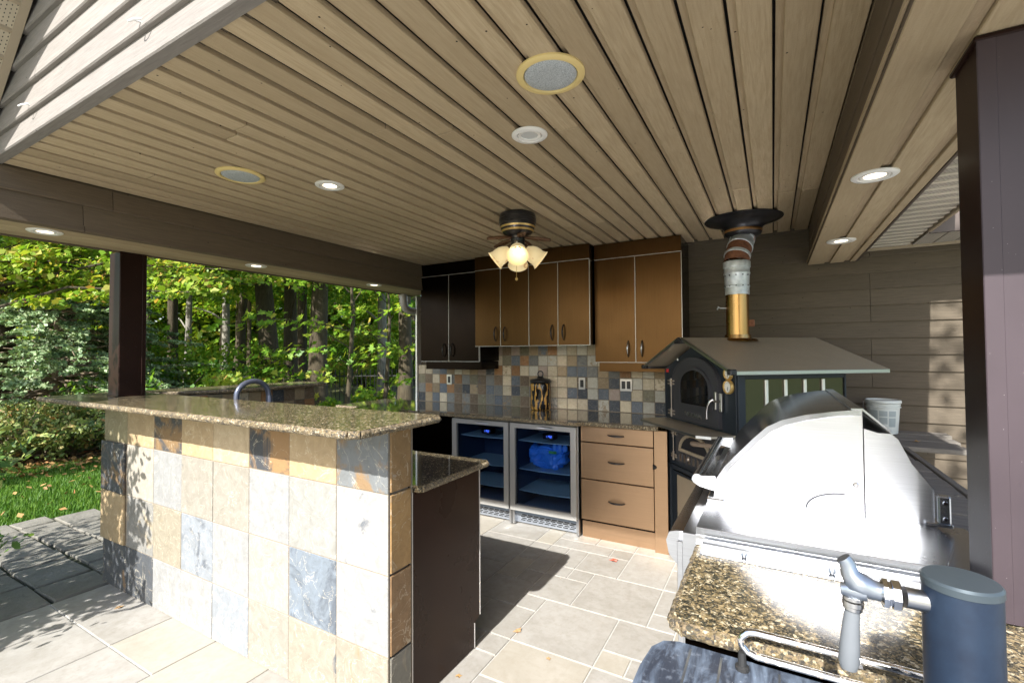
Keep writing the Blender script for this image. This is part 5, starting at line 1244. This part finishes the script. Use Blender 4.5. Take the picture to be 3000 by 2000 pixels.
for i, (nm, lb, px, d, rad, hg, mt, nc, per, sz, sh) in enumerate(BU): bush(nm, lb, 'bush', polar(px, d, -.1), rad, hg, mt, nc, per, sz, sh, 200+i)
# sapling with lobed leaves reaching across the trunks
def sapling(label, px, d, pts, mat, seed, nleaf, size):
    loc = polar(px, d, -.1); t = thing('maple_sapling', label, 'sapling', loc, 0, 'maple saplings'); rs = np.random.RandomState(seed); g = G()
    right = Vector((math.cos(YAW+R(29)), math.sin(YAW+R(29)), 0)); base = Vector(loc)
    P = []
    stemp = [base, base+right*.10+Vector((0, 0, 1.0)), base+right*.16+Vector((0, 0, 2.2)), base+right*.10+Vector((0, 0, 3.6))]
    g.tube(stemp, [.055, .045, .032, .012], 8)
    for (x0, z0, x1, z1, dy) in pts:
        a = base+right*x0+Vector((0, 0, z0)); b = base+right*x1+Vector((0, 0, z1)); b.y -= dy
        g.tube([a-Vector((0, 0, .25)), a.lerp(b, .3)+Vector((0, 0, .02)), a.lerp(b, .65)+Vector((0, 0, .10)), b], [.012, .008, .005, .002], 6)
        for k in range(nleaf):
            u = rs.uniform(.15, 1.05); q = a.lerp(b, u)+Vector((0, 0, .05)); P.append((q.x+rs.normal()*.17, q.y+rs.normal()*.2, q.z+rs.normal()*.07))
    P = np.array(P); N = rs.normal(size=P.shape)*.4; N[:, 2] += .75; N[:, 1] -= .45; S = size*(.7+.6*rs.rand(len(P)))
    part('foliage', leaf_mesh('foliage', P, N, S, mat, 'maple', seed), None, t); part('stem', g, 'bark', t, 50)
sapling('slim curved maple sapling with big lobed leaves right of the broad trunk', 1006, 8.8, [(.1, 1.2, .9, 1.6, .3), (.1, 1.9, -1.3, 2.1, .3), (.1, 2.2, -1.7, 1.9, .6), (.1, 2.6, 1.0, 2.9, .2), (.1, 2.9, -.9, 3.2, .2), (.1, 3.2, .7, 3.4, 0), (.1, 1.0, -.9, 1.25, .2), (.1, 3.3, -.3, 3.7, .3), (.1, 2.3, .6, 2.2, .5), (.1, 1.6, -.7, 1.5, .6)], 'maple_leaf', 61, 46, .135)
sapling('maple sapling with lobed leaves in front of the straight grey trunk by the wall', 1120, 10.5, [(.1, 2.4, .8, 2.5, .2), (.1, 2.9, -.8, 3.0, .2), (.1, 1.5, .7, 1.6, .3), (.1, 1.9, -.7, 2.0, .3), (.1, 3.2, .5, 3.6, 0), (.1, .9, .6, .9, .3)], 'maple_leaf', 62, 40, .13)

# blue spruce at the left
loc = polar(170, 11.6, -.06); sp = thing('blue_spruce', 'blue green spruce with bare brown inner twigs left of the bar post', 'tree', loc)
rs = np.random.RandomState(77); g = G(); P = []; D = []
g.tube([(loc[0], loc[1], -.1), (loc[0], loc[1], 1.6), (loc[0], loc[1], 3.2)], [.10, .07, .03], 8)
for i in range(230):
    h0 = rs.uniform(.25, 3.1); a = rs.uniform(0, 2*np.pi); L = (2.9-.60*h0)*rs.uniform(.75, 1.1)
    d = Vector((math.cos(a), math.sin(a), 0)); b = Vector((loc[0], loc[1], h0)); pts = []; sl0 = rs.uniform(-.22, .42)
    for k in range(6):
        u = k/5; pts.append(b+d*L*u+Vector((0, 0, sl0*L*u-.24*L*u*u))+Vector(rs.normal(size=3)*.02))
    g.tube(pts, [.020, .016, .012, .009, .006, .003], 5)
    for k in range(26):
        u = rs.uniform(.38, 1.03); j = min(int(u*5), 4); q = pts[j].lerp(pts[j+1], min(1, u*5-j)); sgn = rs.choice([-1, 1]); sd = Vector((-d.y, d.x, 0))*sgn
        tw = (d*.55+sd*.8+Vector((0, 0, rs.uniform(-.15, .1)))).normalized(); tl = .34*(1.15-u)*rs.uniform(.6, 1.2)+.06
        if rs.rand() < .35: g.tube([q, q+tw*tl], [.005, .002], 4)
        if u > .42 or rs.rand() < .5:
            for m_ in range(int(tl*85)+4): P.append(q+tw*tl*rs.rand()+Vector(rs.normal(size=3)*.012)); D.append(tw)
P = np.array([tuple(p) for p in P]); D = np.array([tuple(p) for p in D]); rr_ = rs.normal(size=P.shape)
N = np.cross(D+rs.normal(size=P.shape)*.5, rr_); N[:, 2] += .5
part('needles', leaf_mesh('needles', P, N, .060*(.6+.8*rs.rand(len(P))), 'spruce', 'kite', 9), None, sp); part('branches', g, 'twig', sp)

# deciduous tree arching over at the far left with turning leaves
loc = polar(-260, 8.2, -.06); at = thing('arching_tree', 'tree with layered green and orange leaves arching over at the left above the spruce', 'tree', loc)
rs = np.random.RandomState(88); g = G(); c = []; rd = []
g.tube([(loc[0], loc[1], -.2), (loc[0]+.1, loc[1], 1.8), (loc[0]+.3, loc[1]+.3, 4.2)], [.12, .09, .05], 10)
rgt = Vector((math.cos(YAW+R(40)), math.sin(YAW+R(40)), 0))
for i in range(34):
    h0 = rs.uniform(2.2, 4.4); L = rs.uniform(1.0, 3.4); a = rs.uniform(-.5, .5); d = (rgt*math.cos(a)+Vector((-rgt.y, rgt.x, 0))*math.sin(a))
    if rs.rand() < .2: d = -d
    b = Vector((loc[0]+.15, loc[1]+.1, h0*.8)); e = Vector((loc[0], loc[1], h0))+d*L
    g.tube([b, b.lerp(e, .5)+Vector((0, 0, .25)), e], [.022, .014, .005], 5)
    for k in range(4): q = b.lerp(e, .4+.2*k)+Vector((0, 0, .12)); c.append(tuple(q)); rd.append(rs.uniform(.25, .5))
P, N, S = clumps(np.array(c), 150, rd, .30, .085, rs)
part('foliage', leaf_mesh('foliage', P, N, S, 'autumn_leaf', 'kite', 12), None, at); part('branches', g, 'bark', at)
# leafy shrub beside the paving (throws the dappled shade on the bar), small oval leaves
bush('oval_leaf_shrub', 'shrub with small oval leaves beside the flagstones at the left edge', 'shrub', (-4.22, -.10, -.03), 1.05, 2.3, 'oval_leaf', 70, 66, .072, 'oval', 301, True, .6)
osh = bpy.data.objects['oval_leaf_shrub']; rs = np.random.RandomState(305); cc = []
for i in range(60):
    z = rs.uniform(.7, 2.35); cc.append((rs.uniform(-4.3, -3.35), rs.uniform(-1.0, .25), z))
P, N, S = clumps(np.array(cc), 70, [.24]*60, .7, .075, rs, .6)
k = (P[:, 0] < -3.17+.10*np.sin(7*P[:, 2])) & (P[:, 1] < .62)
part('foliage', leaf_mesh('foliage', P[k], N[k], S[k], 'oval_leaf', 'oval', 306), None, osh)
# hedge of low shrubs with mottled leaves beyond the lawn
HB = [(-60, 9.5), (45, 9.7), (140, 9.6), (235, 9.6), (320, 9.9), (0, 10.7), (190, 10.7)]
HL = ['mottled low shrub at the very left behind the lawn', 'mottled low shrub below the left side of the spruce', 'mottled low shrub in the middle of the row behind the lawn', 'mottled low shrub left of the tiled bar corner', 'mottled low shrub half hidden behind the bar corner', 'mottled low shrub in the second row at the left edge', 'mottled low shrub in the second row under the spruce']
for i, (px, d) in enumerate(HB): bush('low_shrub', HL[i], 'shrub', polar(px, d, -.04), .85, .92, 'shrub_leaf', 34, 80, .07, 'oval', 400+i, True, .5, 'low shrubs behind the lawn', 'twig')
yt = thing('yard_tree', 'slim yard tree whose leaves throw dappled shade on the wall strip', 'tree', (2.3, -1.6, 0))
gy = G(); gy.tube([(2.3, -1.6, -.1), (2.25, -1.55, 2.5), (2.1, -1.45, 5.2), (2.0, -1.4, 7.5)], [.11, .09, .06, .02], 10)
rs = np.random.RandomState(44); cc = []
for i in range(34):
    z = rs.uniform(4.3, 6.1); q = (rs.uniform(1.0, 1.5), -1.0-.3*(z-5)+rs.uniform(-.5, .5), z); cc.append(q)
    if i % 3 == 0: gy.tube([(2.15, -1.5, z-.3), (1.7, -1.3, z-.05), q], [.016, .010, .003], 5)
P, N, S = clumps(np.array(cc), 11, [.26]*34, .6, .075, rs)
k = P[:, 0] > .93; part('crown', leaf_mesh('crown', P[k], N[k], S[k], 'maple_leaf', 'kite', 45), None, yt); part('trunk', gy, 'bark', yt, 50)
# fallen leaves on the bed and lawn
rs = np.random.RandomState(19); n = 3600
x = rs.uniform(-11, -6.6, n); y = rs.uniform(.4, 6.2, n); keep = (x < -7.9-.35*np.maximum(0, 2.2-y)+.25*np.maximum(0, y-2.5)+rs.normal(size=n)*.15) ; x, y = x[keep], y[keep]
P = np.stack([x, y, np.full(len(x), -.018)+rs.rand(len(x))*.03], 1); N = rs.normal(size=P.shape)*.35; N[:, 2] += 1
part('leaf_litter', leaf_mesh('leaf_litter', P, N, .085*(.6+.7*rs.rand(len(x))), 'litter', 'kite', 4), None, kind='stuff')
n = 70; P = np.stack([rs.uniform(-8.4, -5.6, n), rs.uniform(.8, 3.4, n), np.full(n, -.004)], 1); N = rs.normal(size=P.shape)*.4; N[:, 2] += 1
part('scattered_leaves', leaf_mesh('scattered_leaves', P, N, .06*(.7+.6*rs.rand(n)), 'litter', 'kite', 6), None, kind='stuff')
# lawn blades
n = 60000; x = rs.uniform(-9.0, -5.3, n); y = rs.uniform(.2, 4.6, n); edge = -5.74+.34*np.maximum(0, y-1.6)+.3*np.minimum(0, y-1.6)
k = (x < edge-.01) & (x > -8.6-.15*y+.45*np.maximum(0, y-2)); x, y = x[k], y[k]; n = len(x)
h = .045*(.6+.8*rs.rand(n)); a = rs.uniform(0, 2*np.pi, n); wdt = .006; tx_ = rs.normal(size=n)*.02; ty_ = rs.normal(size=n)*.02
V = np.zeros((n, 3, 3)); V[:, 0] = np.stack([x-np.cos(a)*wdt, y-np.sin(a)*wdt, np.full(n, -.06)], 1); V[:, 1] = np.stack([x+np.cos(a)*wdt, y+np.sin(a)*wdt, np.full(n, -.06)], 1); V[:, 2] = np.stack([x+tx_, y+ty_, -.06+h+.012], 1)
me = bpy.data.meshes.new('grass'); me.from_pydata(V.reshape(-1, 3).tolist(), [], np.arange(n*3).reshape(-1, 3).tolist()); me.materials.append(MAT['grass'])
part('grass', me, None, kind='stuff')
# black iron fence beyond the ledge
fa, fb = Vector(polar(420, 15.5, -.15)), Vector(polar(1330, 12.6, -.15)); fen = thing('iron_fence', 'black iron picket fence between the tree trunks', 'fence', tuple(fa)); d = (fb-fa); L = d.length; d.normalize()
gp = G(); nn = int(L/.115)
for i in range(nn):
    q = fa+d*(i*.115); gp.box(q.x-.008, q.x+.008, q.y-.008, q.y+.008, -.1, 1.02)
pk = part('pickets', gp, 'iron', fen); pk['kind'] = 'stuff'
for zz in (.05, .90): part('rail', G().tube([fa+Vector((0, 0, zz+.1)), fb+Vector((0, 0, zz+.1))], .018, 4), 'iron', fen)
for i in range(0, nn, 20):
    q = fa+d*(i*.115); part('fence_post', G().box(q.x-.03, q.x+.03, q.y-.03, q.y+.03, -.2, 1.10, .004), 'iron', fen)
# dead branches leaning at the fence
br_ = part('dead_branch', G().tube([polar(1110, 11.5, 1.0), polar(1150, 11.4, .45), polar(1175, 11.3, .05)], [.02, .035, .045], 7), 'twig'); tag(br_, 'dead branch leaning in front of the iron fence', 'branch')
